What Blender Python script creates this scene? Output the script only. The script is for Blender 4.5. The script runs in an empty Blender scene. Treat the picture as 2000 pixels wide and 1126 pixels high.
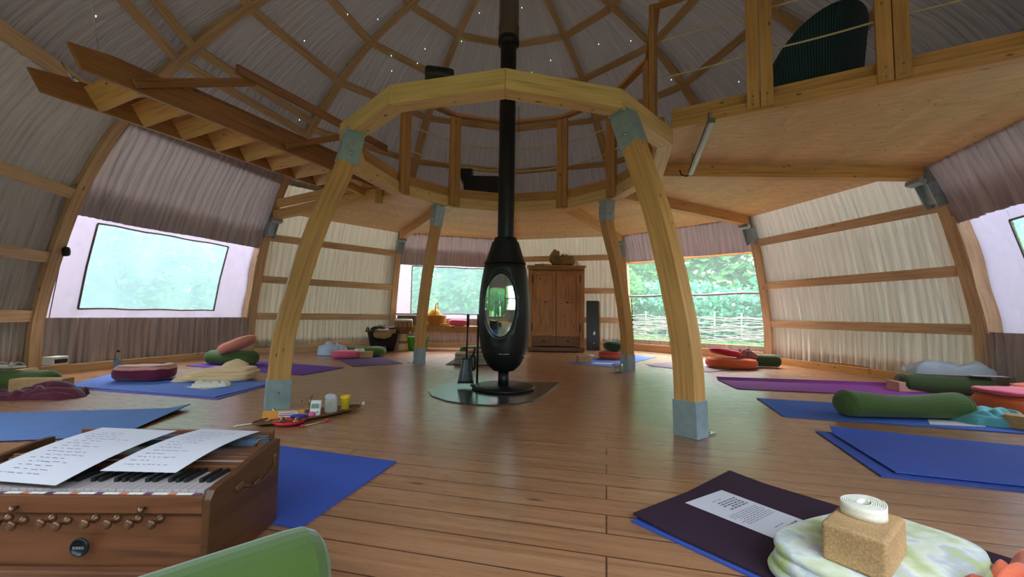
import bpy, bmesh, math, random
from math import sin, cos, pi, radians, hypot, sqrt, atan2
from mathutils import Vector, Matrix, noise
random.seed(7)
C = bpy.context.scene.collection
sc = bpy.context.scene
XC, YC, PHI = -0.01, 4.447, -0.022          # centre of the round room, twist of its ribs
V = Vector

# ------------------------------------------------------------------ materials
def mat(name):
    m = bpy.data.materials.new(name); m.use_nodes = True
    nt = m.node_tree; b = nt.nodes['Principled BSDF']
    return m, nt, b
def N(nt, t, **kw):
    n = nt.nodes.new(t)
    for k, v in kw.items():
        if k.startswith('i_'): n.inputs[k[2:]].default_value = v
        else: setattr(n, k, v)
    return n
def L(nt, a, b): nt.links.new(a, b)
def ramp(nt, fac, stops):
    r = nt.nodes.new('ShaderNodeValToRGB'); L(nt, fac, r.inputs[0])
    e = r.color_ramp.elements
    while len(e) > 1: e.remove(e[0])
    e[0].position = stops[0][0]; e[0].color = (*stops[0][1], 1)
    for p, c in stops[1:]:
        x = e.new(p); x.color = (*c, 1)
    return r.outputs[0]
def srgb(r, g, b):
    f = lambda c: ((c/255+.055)/1.055)**2.4 if c/255 > .04045 else c/255/12.92
    return (f(r), f(g), f(b))
def mul(c, k): return tuple(min(1, x*k) for x in c)

def wood(name, col, dark=None, rough=.55, knots=1.0, grain=1.0, coat=0, ks=1.0):
    dark = dark or mul(col, .62)
    m, nt, b = mat(name)
    uv = N(nt, 'ShaderNodeTexCoord').outputs['UV']
    mp = N(nt, 'ShaderNodeMapping'); mp.inputs['Scale'].default_value = (1.2, 26, 1); L(nt, uv, mp.inputs[0])
    n1 = N(nt, 'ShaderNodeTexNoise'); n1.inputs['Scale'].default_value = 1.6; n1.inputs['Detail'].default_value = 5
    n1.inputs['Distortion'].default_value = .6; L(nt, mp.outputs[0], n1.inputs['Vector'])
    base = ramp(nt, n1.outputs[0], [(.25, dark), (.5, col), (.8, mul(col, 1.18))])
    # broad tone change from board to board
    n3 = N(nt, 'ShaderNodeTexNoise'); n3.inputs['Scale'].default_value = 1.1
    L(nt, uv, n3.inputs['Vector'])
    tone = ramp(nt, n3.outputs[0], [(.3, (.8, .8, .8)), (.7, (1.1, 1.08, 1.05))])
    mx = N(nt, 'ShaderNodeMix', data_type='RGBA', blend_type='MULTIPLY'); mx.inputs[0].default_value = .8
    L(nt, base, mx.inputs[6]); L(nt, tone, mx.inputs[7])
    out = mx.outputs[2]
    if knots:
        mp2 = N(nt, 'ShaderNodeMapping'); mp2.inputs['Scale'].default_value = (4.2*ks, 9.5*ks, 1); L(nt, uv, mp2.inputs[0])
        vo = N(nt, 'ShaderNodeTexVoronoi'); vo.inputs['Scale'].default_value = 1.0; L(nt, mp2.outputs[0], vo.inputs['Vector'])
        kn = ramp(nt, vo.outputs['Distance'], [(.0, (1, 1, 1)), (.09, (.85, .85, .85)), (.155, (0, 0, 0))])
        cs = N(nt, 'ShaderNodeSeparateColor'); L(nt, vo.outputs['Color'], cs.inputs[0])
        gt = N(nt, 'ShaderNodeMath', operation='LESS_THAN'); gt.inputs[1].default_value = .34*knots; L(nt, cs.outputs[0], gt.inputs[0])
        mm = N(nt, 'ShaderNodeMath', operation='MULTIPLY'); L(nt, kn, mm.inputs[0]); L(nt, gt.outputs[0], mm.inputs[1])
        m2 = N(nt, 'ShaderNodeMix', data_type='RGBA'); L(nt, mm.outputs[0], m2.inputs[0]); L(nt, out, m2.inputs[6])
        m2.inputs[7].default_value = (*mul(dark, .35), 1); out = m2.outputs[2]
    L(nt, out, b.inputs['Base Color']); b.inputs['Roughness'].default_value = rough
    b.inputs['Coat Weight'].default_value = coat
    bp = N(nt, 'ShaderNodeBump'); bp.inputs['Strength'].default_value = .12; bp.inputs['Distance'].default_value = .004
    L(nt, n1.outputs[0], bp.inputs['Height']); L(nt, bp.outputs[0], b.inputs['Normal'])
    return m

def cloth(name, col, transl=.0, bump=.5, sx=34., sy=1.1, tint=None, dk=.6):
    """pleated linen; UV in metres"""
    m, nt, b = mat(name)
    uv = N(nt, 'ShaderNodeTexCoord').outputs['UV']
    mp = N(nt, 'ShaderNodeMapping'); mp.inputs['Scale'].default_value = (sx, sy, 1); L(nt, uv, mp.inputs[0])
    n1 = N(nt, 'ShaderNodeTexNoise'); n1.inputs['Scale'].default_value = 1.0; n1.inputs['Detail'].default_value = 3
    n1.inputs['Distortion'].default_value = .3; L(nt, mp.outputs[0], n1.inputs['Vector'])
    n2 = N(nt, 'ShaderNodeTexNoise'); n2.inputs['Scale'].default_value = 260; n2.inputs['Detail'].default_value = 1; L(nt, uv, n2.inputs['Vector'])
    colr = ramp(nt, n1.outputs[0], [(.32, mul(col, dk)), (.46, mul(col, .5+dk*.5+.08)), (.62, col)])  # pleat valleys darkened in the colour: painted shade between the folds
    mx = N(nt, 'ShaderNodeMix', data_type='RGBA', blend_type='MULTIPLY'); mx.inputs[0].default_value = .35
    L(nt, colr, mx.inputs[6]); L(nt, ramp(nt, n2.outputs[0], [(.3, (.7, .7, .7)), (.7, (1.1, 1.1, 1.1))]), mx.inputs[7])
    L(nt, mx.outputs[2], b.inputs['Base Color']); b.inputs['Roughness'].default_value = .95
    b.inputs['Specular IOR Level'].default_value = .1
    bp = N(nt, 'ShaderNodeBump'); bp.inputs['Strength'].default_value = bump; bp.inputs['Distance'].default_value = .02
    L(nt, n1.outputs[0], bp.inputs['Height']); L(nt, bp.outputs[0], b.inputs['Normal'])
    if transl:
        t = N(nt, 'ShaderNodeBsdfTranslucent'); t.inputs[0].default_value = (*(tint or col), 1)
        L(nt, bp.outputs[0], t.inputs['Normal'])
        ms = N(nt, 'ShaderNodeMixShader'); ms.inputs[0].default_value = transl
        L(nt, b.outputs[0], ms.inputs[1]); L(nt, t.outputs[0], ms.inputs[2])
        L(nt, ms.outputs[0], nt.nodes['Material Output'].inputs[0])
    return m

def fabric(name, col, rough=.9, scale=220., bump=.25, sheen=.3, var=.12):
    m, nt, b = mat(name)
    tc = N(nt, 'ShaderNodeTexCoord').outputs['Object']
    n = N(nt, 'ShaderNodeTexNoise'); n.inputs['Scale'].default_value = scale; n.inputs['Detail'].default_value = 2; L(nt, tc, n.inputs['Vector'])
    n2 = N(nt, 'ShaderNodeTexNoise'); n2.inputs['Scale'].default_value = 5; n2.inputs['Detail'].default_value = 3; L(nt, tc, n2.inputs['Vector'])
    a = N(nt, 'ShaderNodeMath', operation='ADD'); L(nt, n.outputs[0], a.inputs[0]); L(nt, n2.outputs[0], a.inputs[1])
    hf = N(nt, 'ShaderNodeMath', operation='MULTIPLY'); hf.inputs[1].default_value = .5; L(nt, a.outputs[0], hf.inputs[0])
    L(nt, ramp(nt, hf.outputs[0], [(.35, mul(col, 1-var)), (.65, mul(col, 1+var))]), b.inputs['Base Color'])
    b.inputs['Roughness'].default_value = rough; b.inputs['Sheen Weight'].default_value = sheen
    b.inputs['Specular IOR Level'].default_value = .2
    bp = N(nt, 'ShaderNodeBump'); bp.inputs['Strength'].default_value = bump; bp.inputs['Distance'].default_value = .003
    L(nt, n.outputs[0], bp.inputs['Height']); L(nt, bp.outputs[0], b.inputs['Normal'])
    return m

def plain(name, col, rough=.5, metal=0., spec=.5, var=.0, scale=20., emit=0):
    m, nt, b = mat(name)
    b.inputs['Base Color'].default_value = (*col, 1); b.inputs['Roughness'].default_value = rough
    b.inputs['Metallic'].default_value = metal; b.inputs['Specular IOR Level'].default_value = spec
    if var:
        tc = N(nt, 'ShaderNodeTexCoord').outputs['Object']
        n = N(nt, 'ShaderNodeTexNoise'); n.inputs['Scale'].default_value = scale; n.inputs['Detail'].default_value = 4; L(nt, tc, n.inputs['Vector'])
        L(nt, ramp(nt, n.outputs[0], [(.3, mul(col, 1-var)), (.7, mul(col, 1+var))]), b.inputs['Base Color'])
    if emit:
        b.inputs['Emission Color'].default_value = (*col, 1); b.inputs['Emission Strength'].default_value = emit
    return m

PINE = wood('pine_wood', srgb(212, 158, 94), srgb(184, 128, 72), .5, 1.9, ks=1.5)
PINE_R = wood('ring_pine_wood', srgb(222, 180, 118), srgb(198, 150, 90), .5, 1.0)
STAIRW = wood('stair_wood', srgb(158, 104, 56), srgb(116, 70, 36), .5, .9)
PINE_D = wood('aged_pine_wood', srgb(186, 132, 72), srgb(148, 98, 50), .5, 1.2)
RIBW = wood('rib_wood', srgb(208, 174, 134), srgb(176, 138, 98), .6, .9)
PANEL = wood('panel_pine', srgb(222, 180, 126), srgb(206, 160, 104), .55, 1.6, ks=1.6)
ARMW = wood('rustic_wood', srgb(176, 122, 66), srgb(110, 66, 30), .5, .9)
ARMW_D = wood('rustic_dark_wood', srgb(120, 76, 44), srgb(76, 44, 24), .5, .6)
HARMW = wood('harmonium_wood', srgb(110, 66, 42), srgb(74, 42, 26), .38, .15)
HARMW_D = wood('harmonium_side_wood', srgb(86, 52, 28), srgb(56, 32, 16), .4, .15)
CLOTH_UP = cloth('dome_cloth', srgb(192, 184, 184), transl=.006, bump=.8)
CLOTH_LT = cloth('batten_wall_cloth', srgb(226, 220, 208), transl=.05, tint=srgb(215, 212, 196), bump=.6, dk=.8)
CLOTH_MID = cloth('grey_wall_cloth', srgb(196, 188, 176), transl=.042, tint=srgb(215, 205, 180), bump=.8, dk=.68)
CLOTH_NR = cloth('shaded_wall_cloth', srgb(158, 148, 146), transl=.016, tint=srgb(225, 205, 180))  # darker copy of the wall cloth, missing backlight put into its colour
CLOTH_DR = cloth('drape_cloth', srgb(190, 176, 174), transl=.03, bump=.8, sx=26., sy=.7)
GALV = plain('galvanised_steel', srgb(160, 176, 184), .42, .4, var=.13, scale=18)
STEEL = plain('bright_steel', srgb(190, 190, 185), .25, 1)
BLACK = plain('black_iron', srgb(22, 22, 22), .42, .0, .35)
BLACKG = plain('black_plastic', srgb(24, 24, 27), .35)
WHITEP = plain('white_plastic', srgb(226, 228, 228), .4)
PAPER = plain('paper', srgb(206, 201, 212), .8, var=.03, scale=3)
INK = plain('ink', srgb(92, 90, 104), .8)
INKB = plain('blue_ink', srgb(96, 116, 172), .8)
BRASS = plain('antique_brass', srgb(108, 76, 54), .38, .6, var=.2)
PIPEM = plain('flue_steel', srgb(120, 104, 90), .38, .75)
CORK = fabric('cork', srgb(184, 146, 104), .85, 160., .4, 0, .3)
GREEN = fabric('green_cotton', srgb(78, 104, 50), var=.08)
GREEN_D = fabric('dark_green_cotton', srgb(58, 72, 38), var=.08)
GREEN_F = fabric('olive_green_cotton', srgb(70, 92, 38), scale=300, var=.06)
ORANGE = fabric('orange_cotton', srgb(226, 104, 58))
CORAL = fabric('coral_fleece', srgb(224, 112, 80), var=.1)
RED = fabric('red_cotton', srgb(196, 48, 66))
PINK = fabric('pink_cotton', srgb(226, 96, 124))
PEACH = fabric('peach_cotton', srgb(222, 146, 118))
SALMON = fabric('dusty_pink_cotton', srgb(206, 150, 132))
BURG = fabric('burgundy_cotton', srgb(104, 30, 62))
WINE = fabric('wine_velvet', srgb(84, 30, 46))
CREAM = fabric('cream_wool', srgb(238, 204, 158), var=.08)
TURQ = fabric('turquoise_cloth', srgb(104, 178, 188))
BUFF = fabric('cream_cotton_strap', srgb(232, 224, 206))
GREYB = fabric('striped_grey_wool', srgb(176, 164, 150), var=.3, scale=60)
LILACB = fabric('pale_blue_cloth', srgb(176, 190, 210))
YELLOWC = fabric('yellow_silk', srgb(232, 178, 62))
def mm(name, col): return fabric(name, col, .8, 400., .3, .0, .06)
MAT_BLUE = mm('mat_blue', srgb(70, 104, 186)); MAT_BLUE2 = mm('mat_cornflower', srgb(96, 128, 208))
MAT_BLUE3 = mm('mat_royal_blue', srgb(60, 82, 164)); MAT_LIL = mm('mat_lilac', srgb(120, 110, 190))
MAT_PUR = mm('mat_purple', srgb(104, 62, 150)); MAT_PUR2 = mm('mat_violet', srgb(136, 60, 148))
MAT_PLUM = mm('mat_plum', srgb(92, 66, 112)); MAT_DARK = mm('mat_aubergine', srgb(52, 34, 50))
MAT_GREY = mm('mat_grey_plum', srgb(94, 80, 104)); MAT_ROSE = mm('mat_pale_rose', srgb(176, 160, 172))
MAT_SLATE = mm('mat_slate_blue', srgb(92, 120, 170))

# plank floor
def floor_mat():
    m, nt, b = mat('floor_planks')
    tc = N(nt, 'ShaderNodeTexCoord').outputs['Object']
    mp = N(nt, 'ShaderNodeMapping'); mp.inputs['Rotation'].default_value = (0, 0, radians(14)); L(nt, tc, mp.inputs[0])
    br = N(nt, 'ShaderNodeTexBrick'); br.offset = .37; br.inputs['Scale'].default_value = 1.0
    br.inputs['Mortar Size'].default_value = .0035; br.inputs['Mortar Smooth'].default_value = .3
    br.inputs['Brick Width'].default_value = 3.6; br.inputs['Row Height'].default_value = .135
    br.inputs['Color1'].default_value = (0, 0, 0, 1); br.inputs['Color2'].default_value = (1, 1, 1, 1)
    br.inputs['Mortar'].default_value = (.5, .5, .5, 1); L(nt, mp.outputs[0], br.inputs['Vector'])
    m2 = N(nt, 'ShaderNodeMapping'); m2.inputs['Scale'].default_value = (.9, 22, 1); L(nt, mp.outputs[0], m2.inputs[0])
    n1 = N(nt, 'ShaderNodeTexNoise'); n1.inputs['Scale'].default_value = 1.5; n1.inputs['Detail'].default_value = 6; n1.inputs['Distortion'].default_value = .5
    L(nt, m2.outputs[0], n1.inputs['Vector'])
    base = ramp(nt, n1.outputs[0], [(.28, srgb(136, 94, 64)), (.5, srgb(156, 110, 78)), (.75, srgb(168, 124, 92))])
    tone = ramp(nt, br.outputs[0], [(0, (.92, .91, .9)), (1, (1.05, 1.05, 1.05))])
    mx = N(nt, 'ShaderNodeMix', data_type='RGBA', blend_type='MULTIPLY'); mx.inputs[0].default_value = 1
    L(nt, base, mx.inputs[6]); L(nt, tone, mx.inputs[7])
    vo = N(nt, 'ShaderNodeTexVoronoi'); vo.inputs['Scale'].default_value = 1.0
    m3 = N(nt, 'ShaderNodeMapping'); m3.inputs['Scale'].default_value = (2.4, 7.4, 1); L(nt, mp.outputs[0], m3.inputs[0]); L(nt, m3.outputs[0], vo.inputs['Vector'])
    cs = N(nt, 'ShaderNodeSeparateColor'); L(nt, vo.outputs['Color'], cs.inputs[0])
    lt = N(nt, 'ShaderNodeMath', operation='LESS_THAN'); lt.inputs[1].default_value = .4; L(nt, cs.outputs[0], lt.inputs[0])
    kn = N(nt, 'ShaderNodeMath', operation='MULTIPLY'); L(nt, ramp(nt, vo.outputs['Distance'], [(0, (.85, .85, .85)), (.06, (.7, .7, .7)), (.12, (0, 0, 0))]), kn.inputs[0]); L(nt, lt.outputs[0], kn.inputs[1])
    mk = N(nt, 'ShaderNodeMix', data_type='RGBA'); L(nt, kn.outputs[0], mk.inputs[0]); L(nt, mx.outputs[2], mk.inputs[6]); mk.inputs[7].default_value = (*srgb(62, 36, 24), 1)
    mg = N(nt, 'ShaderNodeMix', data_type='RGBA'); L(nt, br.outputs['Fac'], mg.inputs[0]); L(nt, mk.outputs[2], mg.inputs[6]); mg.inputs[7].default_value = (*srgb(74, 46, 32), 1)
    L(nt, mg.outputs[2], b.inputs['Base Color'])
    n4 = N(nt, 'ShaderNodeTexNoise'); n4.inputs['Scale'].default_value = 6; n4.inputs['Detail'].default_value = 6; L(nt, m2.outputs[0], n4.inputs['Vector'])
    L(nt, ramp(nt, n4.outputs[0], [(.3, (.23, .23, .23)), (.7, (.40, .40, .40))]), b.inputs['Roughness'])
    b.inputs['Specular IOR Level'].default_value = .6
    b.inputs['Coat Weight'].default_value = .25; b.inputs['Coat Roughness'].default_value = .22
    bp = N(nt, 'ShaderNodeBump'); bp.inputs['Strength'].default_value = .16; bp.inputs['Distance'].default_value = .003
    iv = N(nt, 'ShaderNodeMath', operation='SUBTRACT'); L(nt, n1.outputs[0], iv.inputs[0]); L(nt, br.outputs['Fac'], iv.inputs[1])
    L(nt, iv.outputs[0], bp.inputs['Height']); L(nt, bp.outputs[0], b.inputs['Normal'])
    return m
FLOORM = floor_mat()

def film_mat(name, haze, col):
    m, nt, b = mat(name); nt.nodes.remove(b)
    tr = N(nt, 'ShaderNodeBsdfTransparent'); tr.inputs[0].default_value = (.96, 1, 1, 1)
    tl = N(nt, 'ShaderNodeBsdfTranslucent'); tl.inputs[0].default_value = (*col, 1)
    gl = N(nt, 'ShaderNodeBsdfGlossy'); gl.inputs['Roughness'].default_value = .12
    ms = N(nt, 'ShaderNodeMixShader'); ms.inputs[0].default_value = haze
    n = N(nt, 'ShaderNodeTexNoise'); n.inputs['Scale'].default_value = 2.2; n.inputs['Detail'].default_value = 3
    L(nt, N(nt, 'ShaderNodeTexCoord').outputs['Object'], n.inputs['Vector'])
    h = N(nt, 'ShaderNodeMapRange'); h.inputs['To Min'].default_value = haze*.7; h.inputs['To Max'].default_value = min(1, haze*1.3); L(nt, n.outputs[0], h.inputs[0])
    L(nt, h.outputs[0], ms.inputs[0])
    L(nt, tr.outputs[0], ms.inputs[1]); L(nt, tl.outputs[0], ms.inputs[2])
    m2 = N(nt, 'ShaderNodeMixShader'); m2.inputs[0].default_value = .03; L(nt, ms.outputs[0], m2.inputs[1]); L(nt, gl.outputs[0], m2.inputs[2])
    L(nt, m2.outputs[0], nt.nodes['Material Output'].inputs[0])
    return m
FILM = film_mat('hazy_window_film', .50, (.25, .35, .39))
FILM_C = film_mat('light_haze_film', .38, (.16, .25, .26))
CANVAS = cloth('white_tarpaulin', srgb(206, 196, 206), transl=.5, bump=.06, sx=3, sy=2, tint=srgb(142, 132, 148))
def glass_mat(name, rough=.02, ior=1.45, col=(1, 1, 1)):
    m, nt, b = mat(name); b.inputs['Base Color'].default_value = (*col, 1)
    b.inputs['Transmission Weight'].default_value = 1; b.inputs['Roughness'].default_value = rough; b.inputs['IOR'].default_value = ior
    return m
def thin_glass():
    m, nt, b = mat('clear_glass'); nt.nodes.remove(b)
    tr = N(nt, 'ShaderNodeBsdfTransparent'); tr.inputs[0].default_value = (.92, .95, .95, 1); gl = N(nt, 'ShaderNodeBsdfGlossy'); gl.inputs['Roughness'].default_value = .04
    lw = N(nt, 'ShaderNodeLayerWeight'); lw.inputs[0].default_value = .35; ms = N(nt, 'ShaderNodeMixShader'); L(nt, lw.outputs['Facing'], ms.inputs[0])
    L(nt, tr.outputs[0], ms.inputs[1]); L(nt, gl.outputs[0], ms.inputs[2]); L(nt, ms.outputs[0], nt.nodes['Material Output'].inputs[0]); return m
GLASS = thin_glass()
def stove_glass():
    m, nt, b = mat('stove_window_glass'); nt.nodes.remove(b)
    tr = N(nt, 'ShaderNodeBsdfTransparent'); tr.inputs[0].default_value = (.55, .62, .6, 1)
    gl = N(nt, 'ShaderNodeBsdfGlossy'); gl.inputs['Roughness'].default_value = .035; gl.inputs[0].default_value = (.75, .95, .88, 1)
    ms = N(nt, 'ShaderNodeMixShader'); ms.inputs[0].default_value = .55
    L(nt, tr.outputs[0], ms.inputs[1]); L(nt, gl.outputs[0], ms.inputs[2]); L(nt, ms.outputs[0], nt.nodes['Material Output'].inputs[0])
    return m
STOVEG = stove_glass()
def leaf_mat(name, c1, c2, tr=.35):
    m, nt, b = mat(name)
    oi = N(nt, 'ShaderNodeTexCoord').outputs['Object']
    n = N(nt, 'ShaderNodeTexNoise'); n.inputs['Scale'].default_value = 3.; n.inputs['Detail'].default_value = 4; L(nt, oi, n.inputs['Vector'])
    c = ramp(nt, n.outputs[0], [(.35, c1), (.65, c2)]); L(nt, c, b.inputs['Base Color']); b.inputs['Roughness'].default_value = .5
    t = N(nt, 'ShaderNodeBsdfTranslucent'); L(nt, c, t.inputs[0])
    ms = N(nt, 'ShaderNodeMixShader'); ms.inputs[0].default_value = tr
    L(nt, b.outputs[0], ms.inputs[1]); L(nt, t.outputs[0], ms.inputs[2]); L(nt, ms.outputs[0], nt.nodes['Material Output'].inputs[0])
    return m
LEAF = leaf_mat('leaf_green', srgb(52, 108, 44), srgb(104, 164, 74))
LEAF2 = leaf_mat('bean_leaf', srgb(44, 116, 84), srgb(96, 172, 128))
GRASSM = leaf_mat('grass_green', srgb(82, 142, 48), srgb(132, 186, 66))
SOIL = plain('meadow_ground', srgb(62, 92, 40), .95, var=.3, scale=3)
BARK = plain('grey_bark', srgb(140, 130, 122), .9, var=.25, scale=12)
TWIG = plain('dry_twig', srgb(168, 148, 140), .9, var=.3, scale=8)

# ------------------------------------------------------------------ mesh building
class MB:
    def __init__(s): s.v = []; s.f = []; s.uv = []; s.mi = []; s.sm = []
    def face(s, idx, uvs=None, mi=0, sm=False):
        s.f.append(idx); s.uv.append(uvs or [(s.v[i][0], s.v[i][1]) for i in idx]); s.mi.append(mi); s.sm.append(sm)
    def hexa(s, P, dims, mi=0, axis=0, seed=None):
        """P: 8 corners (bottom ring 0-3, top ring 4-7)"""
        o = len(s.v); s.v += [tuple(p) for p in P]
        a = random.random()*50; bq = random.random()*50
        lx, ly, lz = dims
        def q(i, u, w):
            # long axis goes along u
            if u >= w: uv = [(a, bq), (a+u, bq), (a+u, bq+w), (a, bq+w)]
            else: uv = [(a, bq), (a, bq+w), (a+w, bq+w), (a+w, bq)][0:0] or [(a, bq), (a, bq+u), (a+w, bq+u), (a+w, bq)]
            s.face([o+j for j in i], uv, mi)
        q((0, 3, 2, 1), ly, lx) if False else q((1, 0, 3, 2), lx, ly)
        q((4, 5, 6, 7), lx, ly)
        q((0, 1, 5, 4), lx, lz); q((2, 3, 7, 6), lx, lz)
        q((1, 2, 6, 5), ly, lz); q((3, 0, 4, 7), ly, lz)
        return s
    def box(s, c, size, rz=0, mi=0, R=None):
        hx, hy, hz = size[0]/2, size[1]/2, size[2]/2
        R = R or Matrix.Rotation(rz, 3, 'Z'); c = V(c)
        P = [c + R @ V((x, y, z)) for z in (-hz, hz) for x, y in ((-hx, -hy), (hx, -hy), (hx, hy), (-hx, hy))]
        return s.hexa(P, size, mi)
    def beam(s, p, q, w, h, up=(0, 0, 1), mi=0):
        p, q = V(p), V(q); d = (q-p); ln = d.length; d.normalize(); up = V(up)
        side = d.cross(up).normalized(); up = side.cross(d).normalized()
        P = []
        for t in (-h/2, h/2):
            P += [p - side*w/2 + up*t, q - side*w/2 + up*t, q + side*w/2 + up*t, p + side*w/2 + up*t]
        # order so normals face outward
        P = [P[3], P[2], P[1], P[0], P[7], P[6], P[5], P[4]]
        return s.hexa(P, (ln, w, h), mi)
    def sweep(s, secs, mi=0, sm=False, cap=True):
        """list of rings (each same count) joined; u along length"""
        o = len(s.v); n = len(secs[0]); a = random.random()*50
        u = 0; us = [0]
        for i in range(1, len(secs)):
            u += (V(secs[i][0])-V(secs[i-1][0])).length; us.append(u)
        for r in secs: s.v += [tuple(p) for p in r]
        w = [0]
        for j in range(n): w.append(w[-1]+(V(secs[0][(j+1) % n])-V(secs[0][j])).length)
        for i in range(len(secs)-1):
            for j in range(n):
                k = (j+1) % n
                s.face([o+i*n+j, o+i*n+k, o+(i+1)*n+k, o+(i+1)*n+j], [(a+us[i], w[j]), (a+us[i], w[j+1]), (a+us[i+1], w[j+1]), (a+us[i+1], w[j])], mi, sm)
        if cap:
            s.face([o+j for j in range(n)][::-1], None, mi); s.face([o+(len(secs)-1)*n+j for j in range(n)], None, mi)
        return s
    def tube(s, pts, r, n=8, mi=0, cap=True, rad=None):
        secs = []; pts = [V(p) for p in pts]; prev = None
        for i, p in enumerate(pts):
            d = (pts[min(i+1, len(pts)-1)]-pts[max(i-1, 0)]).normalized()
            a = (prev - d*prev.dot(d)) if prev is not None else d.orthogonal()
            a.normalize(); prev = a; b_ = d.cross(a)
            rr = rad[i] if rad else r
            secs.append([p + (a*cos(2*pi*j/n)+b_*sin(2*pi*j/n))*rr for j in range(n)])
        return s.sweep(secs, mi, True, cap)
    def lathe(s, prof, c=(0, 0, 0), n=32, mi=0, cap=True, sq=1.0, axis=None):
        secs = []
        for r, z in prof:
            secs.append([V((c[0]+r*cos(2*pi*j/n), c[1]+r*sq*sin(2*pi*j/n), c[2]+z)) for j in range(n)])
        if axis is not None:
            q = V((0, 0, 1)).rotation_difference(V(axis)); cc = V(c)
            secs = [[cc + q @ (p-cc) for p in r] for r in secs]
        return s.sweep(secs, mi, True, cap)
    def grid(s, fn, nu, nv, uvf=None, mi=0, sm=True, close=False):
        o = len(s.v)
        for i in range(nu+1):
            for j in range(nv+1): s.v.append(tuple(fn(i/nu, j/nv)))
        for i in range(nu):
            for j in range(nv):
                ids = [(i, j), (i+1, j), (i+1, j+1), (i, j+1)]
                s.face([o+a*(nv+1)+b for a, b in ids], [(uvf(a/nu, b/nv) if uvf else (a/nu, b/nv)) for a, b in ids], mi, sm)
        return s
    def blob(s, c, size, e1=.5, e2=.5, nu=28, nv=16, amp=0, fs=6., rz=0, flat=None, mi=0, seed=0, R=None, fn=None):
        """superellipsoid with noise; size = full extents"""
        o = len(s.v); c = V(c); R = R or Matrix.Rotation(rz, 3, 'Z')
        pw = lambda x, e: math.copysign(abs(x)**e, x)
        for i in range(nv+1):
            ph = -pi/2+pi*i/nv
            for j in range(nu):
                th = 2*pi*j/nu
                x = pw(cos(ph), e1)*pw(cos(th), e2); y = pw(cos(ph), e1)*pw(sin(th), e2); z = pw(sin(ph), e1)
                p = V((x*size[0]/2, y*size[1]/2, z*size[2]/2))
                if amp:
                    nn = noise.noise(p*fs+V((seed*7.3, seed*3.1, seed)))
                    p = p*(1+0) + V((x, y, z)).normalized()*nn*amp
                if fn: p = V(fn(p, x, y, z))
                q = c + R @ p
                if flat is not None and q.z < flat: q.z = flat
                s.v.append(tuple(q))
        for i in range(nv):
            for j in range(nu):
                k = (j+1) % nu
                ids = [o+i*nu+j, o+i*nu+k, o+(i+1)*nu+k, o+(i+1)*nu+j]
                s.face(ids, [(j/nu, i/nv), ((j+1)/nu, i/nv), ((j+1)/nu, (i+1)/nv), (j/nu, (i+1)/nv)], mi, True)
        return s
    def mesh(s, name, mats, off=(0, 0, 0)):
        me = bpy.data.meshes.new(name); ox, oy, oz = off
        me.from_pydata([(x-ox, y-oy, z-oz) for x, y, z in s.v], [], s.f)
        ul = me.uv_layers.new(name='UVMap'); k = 0
        flat = []
        for u in s.uv:
            for a, b in u: flat += [a, b]
        ul.data.foreach_set('uv', flat)
        me.polygons.foreach_set('material_index', s.mi); me.polygons.foreach_set('use_smooth', s.sm)
        for m in (mats if isinstance(mats, (list, tuple)) else [mats]): me.materials.append(m)
        me.update(); return me

def thing(name, label, cat, loc=(0, 0, 0), rz=0, group=None):
    o = bpy.data.objects.new(name, None); C.objects.link(o); o.location = loc; o.rotation_euler = (0, 0, rz)
    o.empty_display_size = .1
    return tag(o, label, cat, group)
def tag(o, label, cat, group=None, kind=None):
    o['label'] = label; o['category'] = cat
    if group: o['group'] = group
    if kind: o['kind'] = kind
    return o
def part(name, mb, mats, parent, local=False, label=None, bevel=0):
    """mesh child; verts in world coordinates unless local"""
    off = (0, 0, 0)
    if parent and not local:
        p = parent
        off = V((0, 0, 0))
        while p: off = off + p.location; p = p.parent
    o = bpy.data.objects.new(name, mb.mesh(name, mats, off)); C.objects.link(o); o.parent = parent
    if label: o['label'] = label
    if bevel:
        b = o.modifiers.new('bevel', 'BEVEL'); b.width = bevel; b.segments = 2; b.limit_method = 'ANGLE'; b.harden_normals = False
    return o
def solo(name, mb, mats, label, cat, group=None, loc=None, bevel=0, kind=None):
    loc = V(loc) if loc is not None else V((0, 0, 0))
    o = bpy.data.objects.new(name, mb.mesh(name, mats, loc)); C.objects.link(o); o.location = loc
    if bevel:
        b = o.modifiers.new('bevel', 'BEVEL'); b.width = bevel; b.segments = 2; b.limit_method = 'ANGLE'
    return tag(o, label, cat, group, kind)
def struct(name, mb, mats, parent=None):
    o = bpy.data.objects.new(name, mb.mesh(name, mats)); C.objects.link(o); o.parent = parent
    if not parent: o['kind'] = 'structure'
    return o
def copy_tree(o, parent=None):
    c = o.copy(); C.objects.link(c); c.parent = parent
    for ch in list(o.children): copy_tree(ch, c)
    return c
def base(mb):
    xs = [v[0] for v in mb.v]; ys = [v[1] for v in mb.v]; zs = [v[2] for v in mb.v]
    return ((min(xs)+max(xs))/2, (min(ys)+max(ys))/2, min(zs))

# ------------------------------------------------------------------ geometry of the dome
PROF = [(5.16, 0), (5.16, .6), (5.04, 1.25), (4.85, 1.95), (4.62, 2.47), (4.36, 2.9), (3.93, 3.46), (3.55, 3.83), (3.08, 4.22), (2.45, 4.63), (1.62, 4.93), (1.0, 5.08), (.2, 5.16)]
def PR(z):
    for (a, za), (b, zb) in zip(PROF, PROF[1:]):
        if z <= zb: return a+(b-a)*(z-za)/(zb-za)
    return .2
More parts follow.
